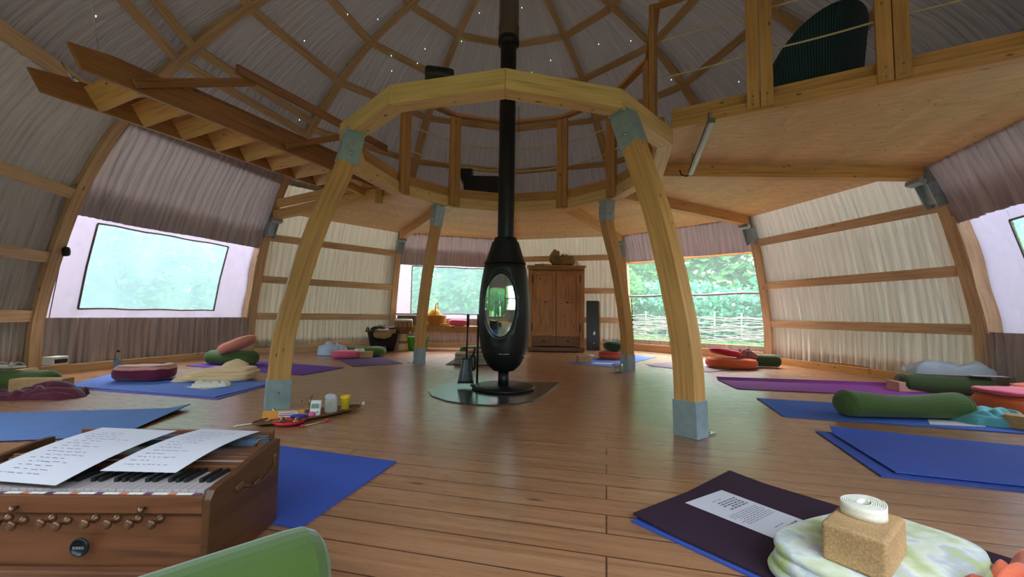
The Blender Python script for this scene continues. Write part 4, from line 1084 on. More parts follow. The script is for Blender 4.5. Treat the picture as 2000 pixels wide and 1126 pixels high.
# plum mat stuff
crumple((-3.02, 7.22), (.50, .40), .24, LILACB, 'pale blue patterned cloth bag heaped left of the pink cushion', 'cloth bag', z=.007, seed=12, name='cloth_bag', fs=5)
block((-2.33, 6.80), .1, 'pale cork yoga block with strap on the plum mat', size=(.23, .12, .10))
crumple((-2.42, 6.78), (.16, .14), .06, BUFF, 'cream strap draped on the pale block on the plum mat', 'strap', z=.108, seed=15, name='yoga_strap', fs=16)
# behind the stove
folded((-.42, 6.18), (.72, .42, .16), 4, GREYB, 'striped beige and grey wool blanket folded behind the stove', 'blanket', rz=0, seed=5, amp=.012)
folded((-.40, 6.22), (.42, .28, .04), 1, PEACH, 'small peach cloth on top of the striped grey blanket', 'cloth', z=.175, seed=7, name='folded_cloth')
# rear right
block((1.27, 6.52), .1, 'cork yoga block with white strap on the light blue mat', size=(.22, .12, .10))
strapcurl((1.36, 6.48), .108, .05, 2, .03, 'cream strap rolled on the cork block on the light blue mat')
sheet([(1.35, 6.30), (1.62, 6.25), (1.75, 6.42), (1.45, 6.48)], PAPER, 'white paper sheet on the light blue mat beside the cork block', z=.011)
gj = thing('glass_jar', 'clear glass jar on the floor at the foot of the rear right post', 'jar', (1.50, 5.42, 0))
b = MB(); b.lathe([(0, .004), (.066, .0), (.070, .01), (.070, .115), (.066, .115), (.064, .012), (0, .010)], (1.50, 5.42, .001), 32, cap=False); part('jar_body', b, GLASS, gj)
b = MB(); b.blob((1.50, 5.42, .03), (.05, .05, .035)); part('tealight', b, WHITEP, gj)
# shawl on the orange pile
crumple((3.70, 6.20), (.30, .24), .17, fabric('mauve_knit', srgb(150, 96, 104)), 'mauve knitted shawl bunched between the red cushion and green bolster', 'shawl', z=.150, seed=21, name='shawl', fs=9)
# right wall
block((4.30, 4.28), -.08, 'dusty rose yoga block on the violet mat near the wall', size=(.34, .16, .10), m=SALMON)
PLB, nt, pb = mat('clear_plastic_bag'); pb.inputs['Base Color'].default_value = (*srgb(178, 184, 190), 1); pb.inputs['Roughness'].default_value = .22; pb.inputs['Transmission Weight'].default_value = .35; pb.inputs['IOR'].default_value = 1.2
crumple((4.72, 4.30), (.80, .34), .17, PLB, 'grey translucent plastic bag lying on the dark bolster at far right', 'plastic bag', z=.190, seed=31, name='plastic_bag', rz=-.25, fs=3.6)
sheet([(4.72, 4.04), (5.02, 3.96), (5.06, 4.08), (4.78, 4.16)], PAPER, 'white paper sheet under the plastic bag on the far right bolster', z=.203)
crumple((3.58, 2.98), (.42, .30), .16, TURQ, 'turquoise cloth bunched beside the long green bolster', 'cloth', z=.008, seed=41, name='scarf', fs=4.2, rz=-.2)
sheet([(3.05, 2.90), (3.40, 2.85), (3.52, 3.0), (3.2, 3.06)], PAPER, 'white paper sheet under the turquoise cloth and green bolster', z=.010)
block((3.66, 2.80), -.9, 'cork yoga block at the right edge beside the turquoise cloth', size=(.24, .13, .09))
crumple((3.80, 2.92), (.26, .16), .08, BUFF, 'cream strap bunched behind the cork block at the right edge', 'strap', z=.008, seed=43, name='yoga_strap', fs=12)

# right foreground
lines = []
rr = random.Random(5)
for g0 in (.10, .56):
    for i in range(5): lines.append((.06, g0+.012+.0*i, .06, .0, 0))
lines = []
def textblock(v0, rows, u0, u1, dv=.022, h=.008, mi=0):
    for i in range(rows):
        u = u0
        end = u1-rr.uniform(0, .15)
        while u < end:
            w = rr.uniform(.03, .09); lines.append((u, v0+i*dv, min(u+w, end), h, mi)); u += w+.018
textblock(.06, 4, .55, .93, .03, .006); textblock(.20, 5, .30, .80, .022, .012)
textblock(.08, 7, .12, .45, .022, .004)
PRN = lines
lines = []
for blk in (.10, .57):
    for i in range(7): 
        u = .08
        while u < .92:
            w = rr.uniform(.05, .12)
            lines.append((u, 0, 0, 0, 0)); u += w+.03
lines = []
# text rows run along the sheet's short direction: rows stacked along v
def rows(v0, n, dv, h, u0, u1):
    for i in range(n):
        u = u0+rr.uniform(0, .05)
        while u < u1-rr.uniform(0, .12):
            w = rr.uniform(.04, .10); lines.append((u, v0+i*dv, min(u+w, u1), h, 0)); u += w+.022
rows(.10, 1, .02, .006, .35, .70); rows(.135, 5, .026, .013, .10, .62); rows(.30, 8, .019, .005, .08, .90)
rows(.55, 1, .02, .006, .35, .70); rows(.585, 5, .026, .013, .10, .66); rows(.76, 8, .019, .005, .08, .90)
sheet([(.93, 1.755), (.72, 1.635), (1.02, 1.225), (1.20, 1.345)], PAPER, 'long white printed sheet lying on the dark aubergine mat', z=.0195, lines=lines)
# towel: thick folded, patterned
TW, nt, tb_ = mat('green_white_towel')
tcn = N(nt, 'ShaderNodeTexCoord').outputs['Object']
nz = N(nt, 'ShaderNodeTexNoise'); nz.inputs['Scale'].default_value = 7; nz.inputs['Detail'].default_value = 3; L(nt, tcn, nz.inputs['Vector'])
colr = ramp(nt, nz.outputs[0], [(.30, srgb(146, 168, 92)), (.40, srgb(176, 188, 124)), (.47, srgb(208, 212, 176)), (.53, srgb(222, 224, 212)), (.58, srgb(186, 192, 198)), (.63, srgb(182, 194, 136)), (.7, srgb(160, 178, 100))])
L(nt, colr, tb_.inputs['Base Color']); tb_.inputs['Roughness'].default_value = .95; tb_.inputs['Sheen Weight'].default_value = .4
nb_ = N(nt, 'ShaderNodeTexNoise'); nb_.inputs['Scale'].default_value = 300; L(nt, tcn, nb_.inputs['Vector']); bpn = N(nt, 'ShaderNodeBump'); bpn.inputs['Strength'].default_value = .5; bpn.inputs['Distance'].default_value = .003; L(nt, nb_.outputs[0], bpn.inputs['Height']); L(nt, bpn.outputs[0], tb_.inputs['Normal'])
tw = thing('folded_towel', 'green and white patterned towel folded under the cork block in the right foreground', 'towel', (1.14, 1.22, .02))
b = MB()
for i, (z, s) in enumerate(((.035, 1.0), (.062, .97), (.088, .93))):
    b.blob((1.09, 1.20, z), (.62*s, .38*s, .036), .4, .5, 56, 12, .014, 7, rz=radians(25), seed=i)
part('towel_folds', b, TW, tw)
b = MB(); b.blob((.825, 1.06, .045), (.03, .10, .03), .6, .6, 16, 8, .004, 20, rz=.5); b.blob((.90, 1.27, .062), (.12, .03, .022), .6, .6, 16, 8, .002, 20, rz=.7); part('red_hem', b, RED, tw)
# cork block standing on its long side
ckb = MB(); ckb.box((0, 0, .05), (.215, .135, .10))
ck = bpy.data.objects.new('yoga_block', ckb.mesh('yoga_block', CORK)); C.objects.link(ck); ck.location = (.99, 1.13, .106); ck.rotation_euler = (0, 0, radians(36))
bv = ck.modifiers.new('bevel', 'BEVEL'); bv.width = .010; bv.segments = 4; tag(ck, 'large cork yoga block on the green and white towel in the right foreground', 'yoga block')
strapcurl((1.01, 1.15), .207, .048, 8, .036, 'cream cotton strap coiled on the large foreground cork block', rz=0)
crumple((1.40, .985), (.56, .34), .235, CORAL, 'coral fleece blanket bunched in the bottom right corner', 'blanket', z=.0, seed=51, name='blanket', fs=5, rz=.1, ragged=.15)
b = MB(); b.box((.885, 1.165, .108), (.04, .03, .002), rz=.4); solo('care_label', b, PAPER, 'small white care tag sticking out left of the foreground cork block', 'label', loc=(.885, 1.165, .107))

# ------------------------------------------------------------------ harmonium
HX0, HX1, HY0, HY1 = -1.62, -.82, 1.17, 1.505
hm = thing('harmonium', 'brown wooden hand harmonium with brass stop knobs in the left foreground', 'harmonium', ((HX0+HX1)/2, (HY0+HY1)/2, .008))
z0 = .008
b = MB(); b.box(((HX0+HX1)/2, (HY0+HY1)/2+.005, .100), (HX1-HX0-.03, HY1-HY0-.01, .184)); part('case', b, HARMW, hm, bevel=.003)
b = MB(); b.box(((HX0+HX1)/2, HY0+.004, .212), (HX1-HX0-.02, .022, .046)); part('upper_rail', b, HARMW, hm, bevel=.002)
b = MB(); b.box(((HX0+HX1)/2, HY0-.008, .036), (HX1-HX0-.01, .03, .016)); b.box(((HX0+HX1)/2, HY0-.004, .018), (HX1-HX0, .03, .02)); part('base_moulding', b, HARMW, hm, bevel=.005)
def sidepanel(x):
    b = MB(); w = .022; pr = [(HY0-.006, z0), (HY1, z0), (HY1, .292), (HY1-.06, .290), (HY0+.17, .275), (HY0+.11, .262), (HY0+.035, .256), (HY0+.008, .248), (HY0-.006, .225)]
    n = len(pr)
    for s in (-w/2, w/2):
        for y, z in pr: b.v.append((x+s, y, z))
    uv1 = [(y*1.0+3, z) for y, z in pr]
    b.face(list(range(n)), uv1); b.face(list(range(2*n-1, n-1, -1)), uv1[::-1])
    for i in range(n): j = (i+1) % n; b.face([i, n+i, n+j, j], [(0, 0), (w, 0), (w, .1), (0, .1)])
    return part('side_panel', b, HARMW_D, hm, bevel=.003)
sp1 = sidepanel(HX1); sp2 = sidepanel(HX0)
b = MB(); x = HX1+.013
b.tube([(x, HY0+.12+.0185*i, .215-.030*sin(pi*i/10)) for i in range(11)], .004, 6)
b.blob((x, HY0+.115, .213), (.010, .04, .03), .9, .9, 12, 8, .004, 60); b.blob((x, HY0+.305, .225), (.010, .028, .05), .9, .9, 12, 8, .004, 60, seed=3); b.blob((x+.004, HY0+.20, .195), (.010, .04, .02), .9, .9, 12, 8, .004, 60, seed=4)
part('carry_handle', b, BRASS, sp1, label='ornate brass carrying handle')
# keys
kw = .0225; nk = int((HX1-HX0-.05)/kw); IV = plain('ivory_key', srgb(172, 158, 160), .45)
x = HX1-.028
pat = [1, 1, 0, 1, 1, 1, 0]
kx = HX1-.026
for i in range(nk):
    xx = kx-kw*(i+.5)
    b = MB(); b.box((xx, HY0+.085, .236), (kw-.0012, .13, .014)); part('white_key', b, IV, hm, bevel=.001)
    if pat[i % 7] and i < nk-1:
        b = MB(); b.box((xx-kw/2, HY0+.108, .249), (.012, .085, .012)); part('black_key', b, BLACKG, hm, bevel=.002)
b = MB(); st_m = [srgb(236, 230, 226), srgb(110, 60, 110), srgb(210, 120, 90)]
for i in range(nk):
    xx = kx-kw*(i+.5); b.box((xx, HY0+.009, .2362), (kw-.002, .010, .0012), mi=(0 if i % 3 else 1+i % 2)); 
part('note_stickers', b, [plain('sticker_white', st_m[0], .6), plain('sticker_purple', st_m[1], .6), plain('sticker_orange', st_m[2], .6)], hm)
b = MB(); b.box(((HX0+HX1)/2, HY0+.175, .244), (HX1-HX0-.03, .035, .03)); b.box(((HX0+HX1)/2, HY0+.262, .252), (HX1-HX0-.03, .135, .03)); b.box((HX1-.04, HY0+.27, .272), (.05, .11, .012)); b.box(((HX0+HX1)/2, HY0+.21, .268), (HX1-HX0-.03, .012, .010))
part('top_board', b, HARMW, hm, bevel=.003)
b = MB(); b.box(((HX0+HX1)/2, HY0+.197, .2605), (HX1-HX0-.034, .008, .003)); part('ivory_strip', b, IV, hm)
def stop(x, z):
    z += .017
    b = MB(); b.lathe([(.009, 0), (.0115, .004), (.0105, .010), (.005, .013), (.0045, .026), (.009, .028), (.0125, .030), (.0125, .035), (.009, .038), (.0, .039)], (x, HY0-.005, z), 18, axis=(-.05, -1, -.03))
    part('stop_knob', b, BRASS, hm, label='round brass stop knob')
for x, z in ((-1.348, .160), (-1.307, .154), (-1.231, .160), (-1.189, .154), (-1.115, .160), (-1.056, .160), (-.998, .160), (-.939, .160), (-1.43, .16), (-1.47, .154)): stop(x, z)
for x, z in ((-1.330, .205), (-.985, .205)):
    b = MB(); b.lathe([(.004, 0), (.004, .008), (.008, .011), (.008, .018), (0, .02)], (x, HY0-.007, z), 14, axis=(0, -1, 0)); part('small_knob', b, BRASS, hm)
b = MB(); b.lathe([(.0, .001), (.020, .001), (.020, .004), (.023, .005), (.025, .002), (.025, .0)], (-1.150, HY0-.011, .102), 32, axis=(0, -1, 0), cap=False); bd = part('badge', b, plain('dark_badge', srgb(34, 40, 46), .35, .5), hm, label='round dark maker badge')
b = MB()
for i in range(7): b.box((-1.163+.0043*i, HY0-.0155, .102), (.0032, .0012, .006 if i % 2 else .0075))
part('badge_lettering', b, plain('badge_silver', srgb(130, 140, 150), .4, .5), bd)
b = MB()
for i in range(5): b.box(((HX0+HX1)/2-.02, HY1+.012+i*.014, .15+.0*i), (HX1-HX0-.10-.01*(i % 2), .010, .26))
part('bellows', b, plain('blue_grey_bellows', srgb(96, 116, 146), .4), hm)
b = MB(); b.box(((HX0+HX1)/2-.02, HY1+.085, .155), (HX1-HX0-.08, .014, .28)); part('bellows_board', b, HARMW, hm, bevel=.002)
b = MB(); b.tube([(HX1-.05, HY1-.05, .275), (HX1-.045, HY1-.04, .298), (HX1-.02, HY1-.02, .300), (HX1-.01, HY1-.01, .285)], .004, 6); part('bellows_catch', b, BRASS, hm)

def hand(n, seed, mi, u0=.12, u1=.85, v0=.10, v1=.9):
    r = random.Random(seed); out = []
    for i in range(n):
        v = v0+(v1-v0)*i/n; u = u0+r.uniform(0, .12); e = u+r.uniform(.25, .6)
        while u < min(e, u1):
            w = r.uniform(.02, .09); out.append((u, v+r.uniform(-.004, .004), u+w, .007, mi if r.random() < .7 else 1-mi)); u += w+r.uniform(.012, .05)
    return out
sheet([(-1.525, 1.205, .262), (-1.235, 1.165, .262), (-1.20, 1.53, .308), (-1.50, 1.56, .308)], PAPER, 'left handwritten song sheet lying on top of the harmonium keys', lines=hand(15, 3, 1), curve=.012, name='song_sheet')
sheet([(-1.195, 1.245, .272), (-.965, 1.235, .272), (-.905, 1.54, .306), (-1.135, 1.565, .306)], PAPER, 'right handwritten song sheet lying on top of the harmonium keys', lines=hand(13, 8, 0), curve=.014, name='song_sheet')

# ------------------------------------------------------------------ tray of small things by the front left post
ty = thing('serving_tray', 'long oval woven tray on the floor beside the front left post', 'tray', (-1.38, 2.98, 0))
TRY = fabric('woven_tray', srgb(120, 84, 60), scale=120, bump=.8, var=.3, sheen=0)
Rt = atan2(.50, .50)
b = MB(); tx = V((.66, .75, 0)).normalized(); tyv = V((-.75, .66, 0)); tc_ = V((-1.38, 2.96, 0))
def tp(u, v, z): return tc_+tx*u+tyv*v+V((0, 0, z))
def trf(u, t):
    a = 2*pi*u; r = t; return tp(.37*r*cos(a), .11*r*sin(a), .004+.018*max(0, (r-.75)/.25)**1.5)
b.grid(trf, 48, 10); o = part('tray_dish', b, TRY, ty); o.modifiers.new('s', 'SOLIDIFY').thickness = .004
b = MB(); b.tube([tp(.37*cos(2*pi*i/48), .11*sin(2*pi*i/48), .024) for i in range(49)], .006, 6, cap=False); part('tray_rim', b, TRY, ty)
b = MB(); b.blob(tuple(tp(.40, .0, .035)), (.02, .02, .025)); part('tray_grip', b, WHITEP, ty)
ZT = .012
cdl = thing('candle_cup', 'bright yellow candle cup on the right end of the tray', 'candle', tuple(tp(.26, .02, ZT)))
YEL = plain('yellow_wax_cup', srgb(250, 210, 50), .4); 
p = tp(.26, .02, ZT); b = MB(); b.lathe([(0, .0), (.030, .0), (.032, .075), (.036, .08), (.037, .10), (.034, .10), (.031, .08), (0, .078)], tuple(p), 28, cap=False); part('cup', b, YEL, cdl)
b = MB(); b.lathe([(0, 0), (.05, 0), (.052, .004), (0, .005)], tuple(p-V((0, 0, .003))), 28, cap=False); part('saucer', b, GLASS, cdl)
sl = thing('salt_lamp_bag', 'grey-white stone block with torn white bag top on the tray', 'stone', tuple(tp(.13, -.02, ZT)))
p = tp(.13, -.02, ZT); b = MB(); b.blob(tuple(p+V((0, 0, .05))), (.085, .055, .10), .35, .35, 24, 14, .004, 20, rz=.5, flat=p.z); part('stone', b, plain('grey_stone', srgb(186, 182, 176), .8, var=.15), sl)
b = MB(); b.blob(tuple(p+V((0, 0, .115))), (.08, .05, .05), .7, .7, 24, 14, .014, 30, rz=.5); part('paper_top', b, PAPER, sl)
tm = thing('timer_clock', 'small white digital timer standing on the tray', 'timer', tuple(tp(.0, -.06, ZT)), .12)
b = MB(); Rm = Matrix.Rotation(radians(-14), 3, 'X'); b.box((0, 0, .058), (.072, .022, .112), R=Rm); part('timer_case', b, WHITEP, tm, local=True, bevel=.008)
b = MB(); b.box((0, -.0125, .078), (.050, .004, .030), R=Rm); part('display', b, plain('lcd_grey', srgb(130, 148, 140), .3), tm, local=True, label='grey display')
b = MB()
for i in range(4): b.box((-.02+.012*i, -.0215, .035), (.007, .003, .004), R=Rm)
b.lathe([(.006, 0), (.006, .004)], (.02, -.022, .038), 12, axis=(0, -1, -.2)); part('buttons', b, plain('button_grey', srgb(150, 156, 160), .4), tm, local=True)
ib = thing('incense_box', 'orange incense box with white label leaning behind the red bowl on the tray', 'box', tuple(tp(-.17, .035, ZT)), .22)
b = MB(); b.box((0, 0, .030), (.26, .035, .055), R=Matrix.Rotation(radians(-12), 3, 'X')); part('carton', b, plain('orange_card', srgb(222, 140, 36), .55, var=.12, scale=30), ib, local=True, bevel=.001)
b = MB(); b.box((.03, -.0195, .034), (.12, .002, .038), R=Matrix.Rotation(radians(-12), 3, 'X')); lbp = part('box_label', b, PAPER, ib, local=True)
b = MB(); 
for i in range(9): b.box((-.015+.010*i, -.0215, .042), (.007, .001, .005)); b.box((-.02+.011*i, -.0225, .028), (.009, .001, .007), mi=1)
part('label_print', b, [INKB, plain('red_print', srgb(200, 50, 60), .6)], lbp, local=True)
rb = MB(); p = tp(-.18, -.085, ZT-.004); rb.lathe([(0, .0), (.085, .0), (.098, .010), (.098, .022), (.088, .020), (.07, .012), (0, .012)], tuple(p), 36, cap=False)
rdb = solo('red_bowl', rb, plain('red_lacquer', srgb(206, 30, 54), .3), 'flat red lacquer dish at the left end of the tray', 'dish', loc=tuple(p))
for i, (du, dv, lab) in enumerate(((-.045, .0, 'left brass finger cymbal resting in the red dish'), (.045, .01, 'right brass finger cymbal resting in the red dish'))):
    q = p+V((du, dv, .014)); b = MB(); b.lathe([(.030, 0), (.030, .003), (.016, .008), (.014, .018), (.006, .024), (0, .025)], tuple(q), 24, cap=False); solo('finger_cymbal', b, plain('polished_brass%d' % i, srgb(190, 160, 110), .2, .9), lab, 'cymbal', loc=tuple(q))
b = MB(); q = p+V((.03, .06, .03)); b.blob(tuple(q), (.11, .035, .026), .6, .6, 20, 10); solo('blue_case', b, plain('dark_blue_case', srgb(34, 40, 150), .3), 'small dark blue case between incense box and red dish', 'case', loc=tuple(q))
b = MB(); q = tp(-.08, -.05, ZT+.022); b.blob(tuple(q), (.055, .045, .032), .7, .9); solo('pebble', b, plain('grey_pebble', srgb(150, 160, 176), .5), 'smooth grey pebble on the tray beside the pink ball', 'pebble', loc=tuple(q))
b = MB(); q = tp(-.03, -.075, ZT+.022); b.blob(tuple(q), (.048, .045, .042), .9, .9); solo('pink_ball', b, plain('pink_plastic', srgb(232, 96, 150), .4), 'small pink ball on the tray left of the timer', 'ball', loc=tuple(q))
br = thing('brass_figurine', 'slender brass dancing figurine standing on the tray behind the timer', 'figurine', tuple(tp(.0, .03, ZT)))
p = tp(.0, .03, ZT); BR2 = plain('warm_brass', srgb(176, 132, 84), .28, .9)
b = MB(); b.tube([p, p+V((.005, 0, .04)), p+V((-.008, 0, .08)), p+V((.006, 0, .115))], .006, 8, rad=[.012, .006, .007, .004]); b.tube([p+V((-.005, 0, .085)), p+V((-.05, 0, .105)), p+V((-.065, .0, .09))], .004, 6); b.tube([p+V((0, 0, .09)), p+V((.03, 0, .115)), p+V((.06, 0, .10))], .004, 6)
part('figure', b, BR2, br); b = MB(); b.blob(tuple(p+V((.006, 0, .128))), (.018, .018, .022)); part('head', b, BR2, br); b = MB(); b.lathe([(0, 0), (.022, 0), (.022, .006), (0, .008)], tuple(p), 20, cap=False); part('base', b, BR2, br)
b = MB(); b.tube([(-1.315+.0, 2.70, .006), (-1.22, 2.84, .006)], .005, 8); st_ = solo('drum_stick', b, RIBW, 'thin wooden striker with red tips on the floor in front of the tray', 'striker', loc=(-1.27, 2.77, .001))
b = MB(); b.blob((-1.315, 2.70, .008), (.02, .02, .014)); b.blob((-1.22, 2.84, .008), (.026, .026, .016)); part('tip', b, RED, st_, label='red tip')
b = MB(); b.tube([(-1.74, 2.70, .004), (-1.66, 2.76, .006), (-1.58, 2.80, .02)], .004, 6); b.tube([(-1.74+.012*cos(2*pi*i/12), 2.69+.012*sin(2*pi*i/12), .004) for i in range(13)], .003, 5); solo('cord_loop', b, BUFF, 'thin pale cord with loop lying left of the red dish', 'cord', loc=(-1.68, 2.73, 0))
b = MB()
for i in range(26):
    q = tp(-.05+.011*i, -.098+.0011*i, .014); b.blob(tuple(q), (.010, .010, .010), 1, 1, 8, 6)
solo('bead_string', b, plain('brown_bead', srgb(90, 44, 34), .4), 'string of brown beads along the front rim of the tray', 'beads', loc=tuple(tp(.1, -.1, .01)), kind=None)

# ------------------------------------------------------------------ things up high
sp = thing('portable_speaker', 'black rounded speaker lying on top of the front left ring beam', 'speaker', (-.515, 2.86, 2.461), radians(12))
b = MB(); b.blob((0, 0, .035), (.21, .12, .07), .3, .3, 32, 14); part('speaker_case', b, BLACKG, sp, local=True)
b = MB(); b.blob((.02, -.05, .035), (.10, .03, .045), .5, .5, 16, 8); part('speaker_grille', b, BLACK, sp, local=True)
b = MB()
cdd = thing('pull_cord', 'thin cord with metal hook hanging from the ring beam beside the flue', 'cord', (.075, 2.93, 2.0))
b.tube([(.075, 2.93, 2.312), (.076, 2.93, 2.12)], .002, 5); part('cord', b, BLACK, cdd)
b = MB(); b.tube([(.076, 2.93, 2.12), (.068, 2.93, 2.09), (.066, 2.93, 2.06), (.076, 2.93, 2.045), (.086, 2.93, 2.06), (.082, 2.93, 2.09)], .003, 6); part('hook', b, STEEL, cdd)
led = thing('strip_light', 'grey aluminium strip light hanging under the right gallery floor', 'light fitting', (1.815, 3.70, 2.455))
pa, pb_ = V((1.655, 3.17, 2.355)), V((1.955, 4.20, 2.295)); 
b = MB(); b.beam(pa, pb_, .055, .045); part('light_housing', b, plain('grey_aluminium', srgb(132, 134, 134), .4, .6), led, bevel=.004)
b = MB(); b.beam(pa+V((0, 0, -.025)), pb_+V((0, 0, -.025)), .028, .008); part('diffuser', b, plain('unlit_diffuser', srgb(196, 200, 196), .4), led)
b = MB(); b.beam(pa+V((.02, .07, .02)), V((pa.x+.02, pa.y+.07, 2.456)), .03, .02, up=(1, 0, 0)); b.beam(pb_+V((-.03, -.12, .02)), V((pb_.x-.03, pb_.y-.12, 2.456)), .03, .02, up=(1, 0, 0)); part('bracket', b, STEEL, led)
b = MB(); b.tube([pb_, pb_+V((-.03, .03, -.03)), pb_+V((-.09, .02, -.02)), pb_+V((-.12, .0, .03))], .008, 6); part('power_plug', b, BLACKG, led)

# wicker chair on the gallery
WK, nt, wb = mat('teal_wicker'); tcw = N(nt, 'ShaderNodeTexCoord').outputs['UV']
wv = N(nt, 'ShaderNodeTexWave'); wv.inputs['Scale'].default_value = 12; wv.inputs['Distortion'].default_value = .6; wv.bands_direction = 'X'; L(nt, tcw, wv.inputs['Vector'])
L(nt, ramp(nt, wv.outputs[0], [(.2, srgb(10, 34, 40)), (.8, srgb(34, 84, 90))]), wb.inputs['Base Color']); wb.inputs['Roughness'].default_value = .6
bw = N(nt, 'ShaderNodeBump'); bw.inputs['Strength'].default_value = .7; bw.inputs['Distance'].default_value = .01; L(nt, wv.outputs[0], bw.inputs['Height']); L(nt, bw.outputs[0], wb.inputs['Normal'])
ch = thing('wicker_armchair', 'teal wicker tub chair with high rounded back on the gallery', 'chair', (2.88, 3.70, 2.497), radians(20))
def shell(u, t):
    a = radians(-200+220*u); zz = t*(.92 if .15 < u < .85 else .92)
    hgt = .38+.62*max(0, sin(pi*min(max((u-.02)/.96, 0), 1)))**.8
    r = .36+.10*t; return V((r*cos(a)*1.05, r*sin(a)*.95, hgt*t+.02))
b = MB(); b.grid(shell, 60, 14, lambda u, t: (u*2, t)); o = part('chair_shell', b, WK, ch, local=True); o.modifiers.new('s', 'SOLIDIFY').thickness = .03
b = MB(); b.blob((0, .02, .36), (.66, .60, .12), .5, .8); part('seat_cushion', b, plain('dark_seat', srgb(30, 40, 44), .9), ch, local=True)
bx2 = thing('storage_bag', 'black bag-like box on the gallery floor seen left of the flue through the railing', 'bag', (-.40, 6.55, 2.497))
b = MB(); b.sweep([[(-.40+sx*w/2, 6.55+sy*.16, z) for sx, sy in ((-1, -1), (1, -1), (1, 1), (-1, 1))] for z, w in ((2.499, .60), (2.99, .66))]); part('bag_body', b, BLACKG, bx2, bevel=.02)
b = MB(); b.sweep([[(-.68+sx*w, 6.50+sy*.12, z) for sx, sy in ((-1, -1), (1, -1), (1, 1), (-1, 1))] for z, w in ((2.90, .08), (3.10, .11))]); part('bag_pocket', b, BLACKG, bx2, bevel=.02)

# fairy lights on the lining
pts = [(-2.17, 5.09, 4.69), (-1.84, 5.3, 4.79), (-0.75, 5.91, 4.93), (-1.31, 5.92, 4.8), (-1.47, 6.13, 4.7), (-1.82, 5.91, 4.67), (-1.87, 6.12, 4.56), (-2.74, 5.12, 4.33), (0.16, 5.41, 5.1), (0.66, 6.19, 4.84), (1.34, 5.76, 4.83), (1.77, 5.57, 4.76), (0.37, 6.43, 4.78), (-0.45, 5.48, 5.06), (1.99, 5.29, 4.73), (-3.75, 3.47, 3.37), (-3.24, 6.04, 3.69), (2.48, 5.86, 4.36), (3.15, 5.23, 3.97)]
fb = MB(); fb.lathe([(0, -.012), (.003, -.006), (.0045, 0), (.003, .005), (0, .01)], (0, 0, 0), 8, cap=False)
fme = fb.mesh('fairy_light', plain('lit_bulb', srgb(200, 255, 225), .3, emit=5))
for p in pts:
    o = bpy.data.objects.new('fairy_light', fme); C.objects.link(o); o.location = V((XC, YC, 2))+(V(p)-V((XC, YC, 2)))*.985
    tag(o, 'tiny lit greenish fairy light bulb on the grey dome lining', 'light bulb', 'fairy lights on the dome lining')

# black connector on the far left rib
b = MB(); b.blob(tuple(pol(-3, 4.975, 1.39)+V((0, .045, 0))), (.07, .06, .11), .7, .7, 16, 10, .006, 30); solo('cable_clamp', b, BLACKG, 'small black clamp fixed to the far left rib beside the window', 'clamp', loc=tuple(pol(-3, 4.93, 1.34)))

# ------------------------------------------------------------------ outdoors
b = MB(); b.grid(lambda u, t: (-45+90*u, -40+90*t, -.14+.05*noise.noise(V((u*20, t*20, 0)))), 60, 60); g = struct('ground', b, SOIL); tag(g, 'green meadow ground outside the dome', 'ground')
def leafmesh(name, n, rx, ry, rz, size, m, seed, shell=.55):
    r = random.Random(seed); vs = []; fs = []
    lumps = [(V((r.uniform(-.5, .5)*rx, r.uniform(-.5, .5)*ry, r.uniform(.15, .85)*rz)), r.uniform(.3, .55)) for _ in range(16)]
    for i in range(n):
        c, s = lumps[r.randrange(16)]
        d = V((r.gauss(0, 1), r.gauss(0, 1), r.gauss(0, 1))).normalized()*(r.random()**.4)
        p = c+V((d.x*rx*s, d.y*ry*s, d.z*rz*s*.6)); p.z = max(p.z, .05)
        a = V((r.gauss(0, 1), r.gauss(0, 1), r.gauss(0, .5))).normalized(); q = a.orthogonal().normalized(); q = Matrix.Rotation(r.random()*6.28, 3, a) @ q
        sz = size*r.uniform(.6, 1.3); o = len(vs)
        vs += [p-a*sz, p+q*sz*.5, p+a*sz, p-q*sz*.5]; fs.append((o, o+1, o+2, o+3))
    me = bpy.data.meshes.new(name); me.from_pydata([tuple(v) for v in vs], [], fs); me.materials.append(m); me.update(); return me
SHR = [leafmesh('foliage', 12000, 1.6, 1.3, 3.4, .085, LEAF, i) for i in range(3)]
TRE = [leafmesh('foliage', 8000, 2.6, 2.6, 7.5, .13, LEAF, 10+i) for i in range(2)]
def plant(me, loc, rz, sc_, label, cat, group, trunk_h):
    t = thing('shrub' if cat == 'shrub' else 'tree', label, cat, loc, rz, group)
    f = bpy.data.objects.new('foliage', me); C.objects.link(f); f.parent = t; f.scale = sc_
    b = MB(); b.tube([(0, 0, -.15), (.04, 0, trunk_h*.5), (0, .05, trunk_h)], .05, 6, rad=[.07, .05, .03]); part('trunk', b, BARK, t, local=True)
rs = random.Random(3)
for i in range(18):
    a = 2*pi*i/18; 
    if 2.05 < (a % (2*pi)) < 2.75 or .30 < min(a % (2*pi), 2*pi-a % (2*pi)) < .9: continue      # left open for the bean row and fence
    r = 10.0
    plant(SHR[i % 3], (XC+r*sin(a), YC-r*cos(a), -.12), rs.random()*6, (1.05, 1.05, rs.uniform(.9, 1.15)), 'dense green shrub growing outside the dome windows', 'shrub', 'shrubs around the dome', 1.5)
for j, aa in enumerate((-27, -15, -3)):  # unseen shrubs added to block sky light and green the stove reflection
    plant(SHR[j], (XC+6.9*sin(radians(aa)), YC-6.9*cos(radians(aa)), -.12), j*1.7, (.8, .62, .9), 'green shrub added unseen outside the near opening to block sky light', 'shrub', 'added shrubs blocking sky light behind the viewer', 1.2)
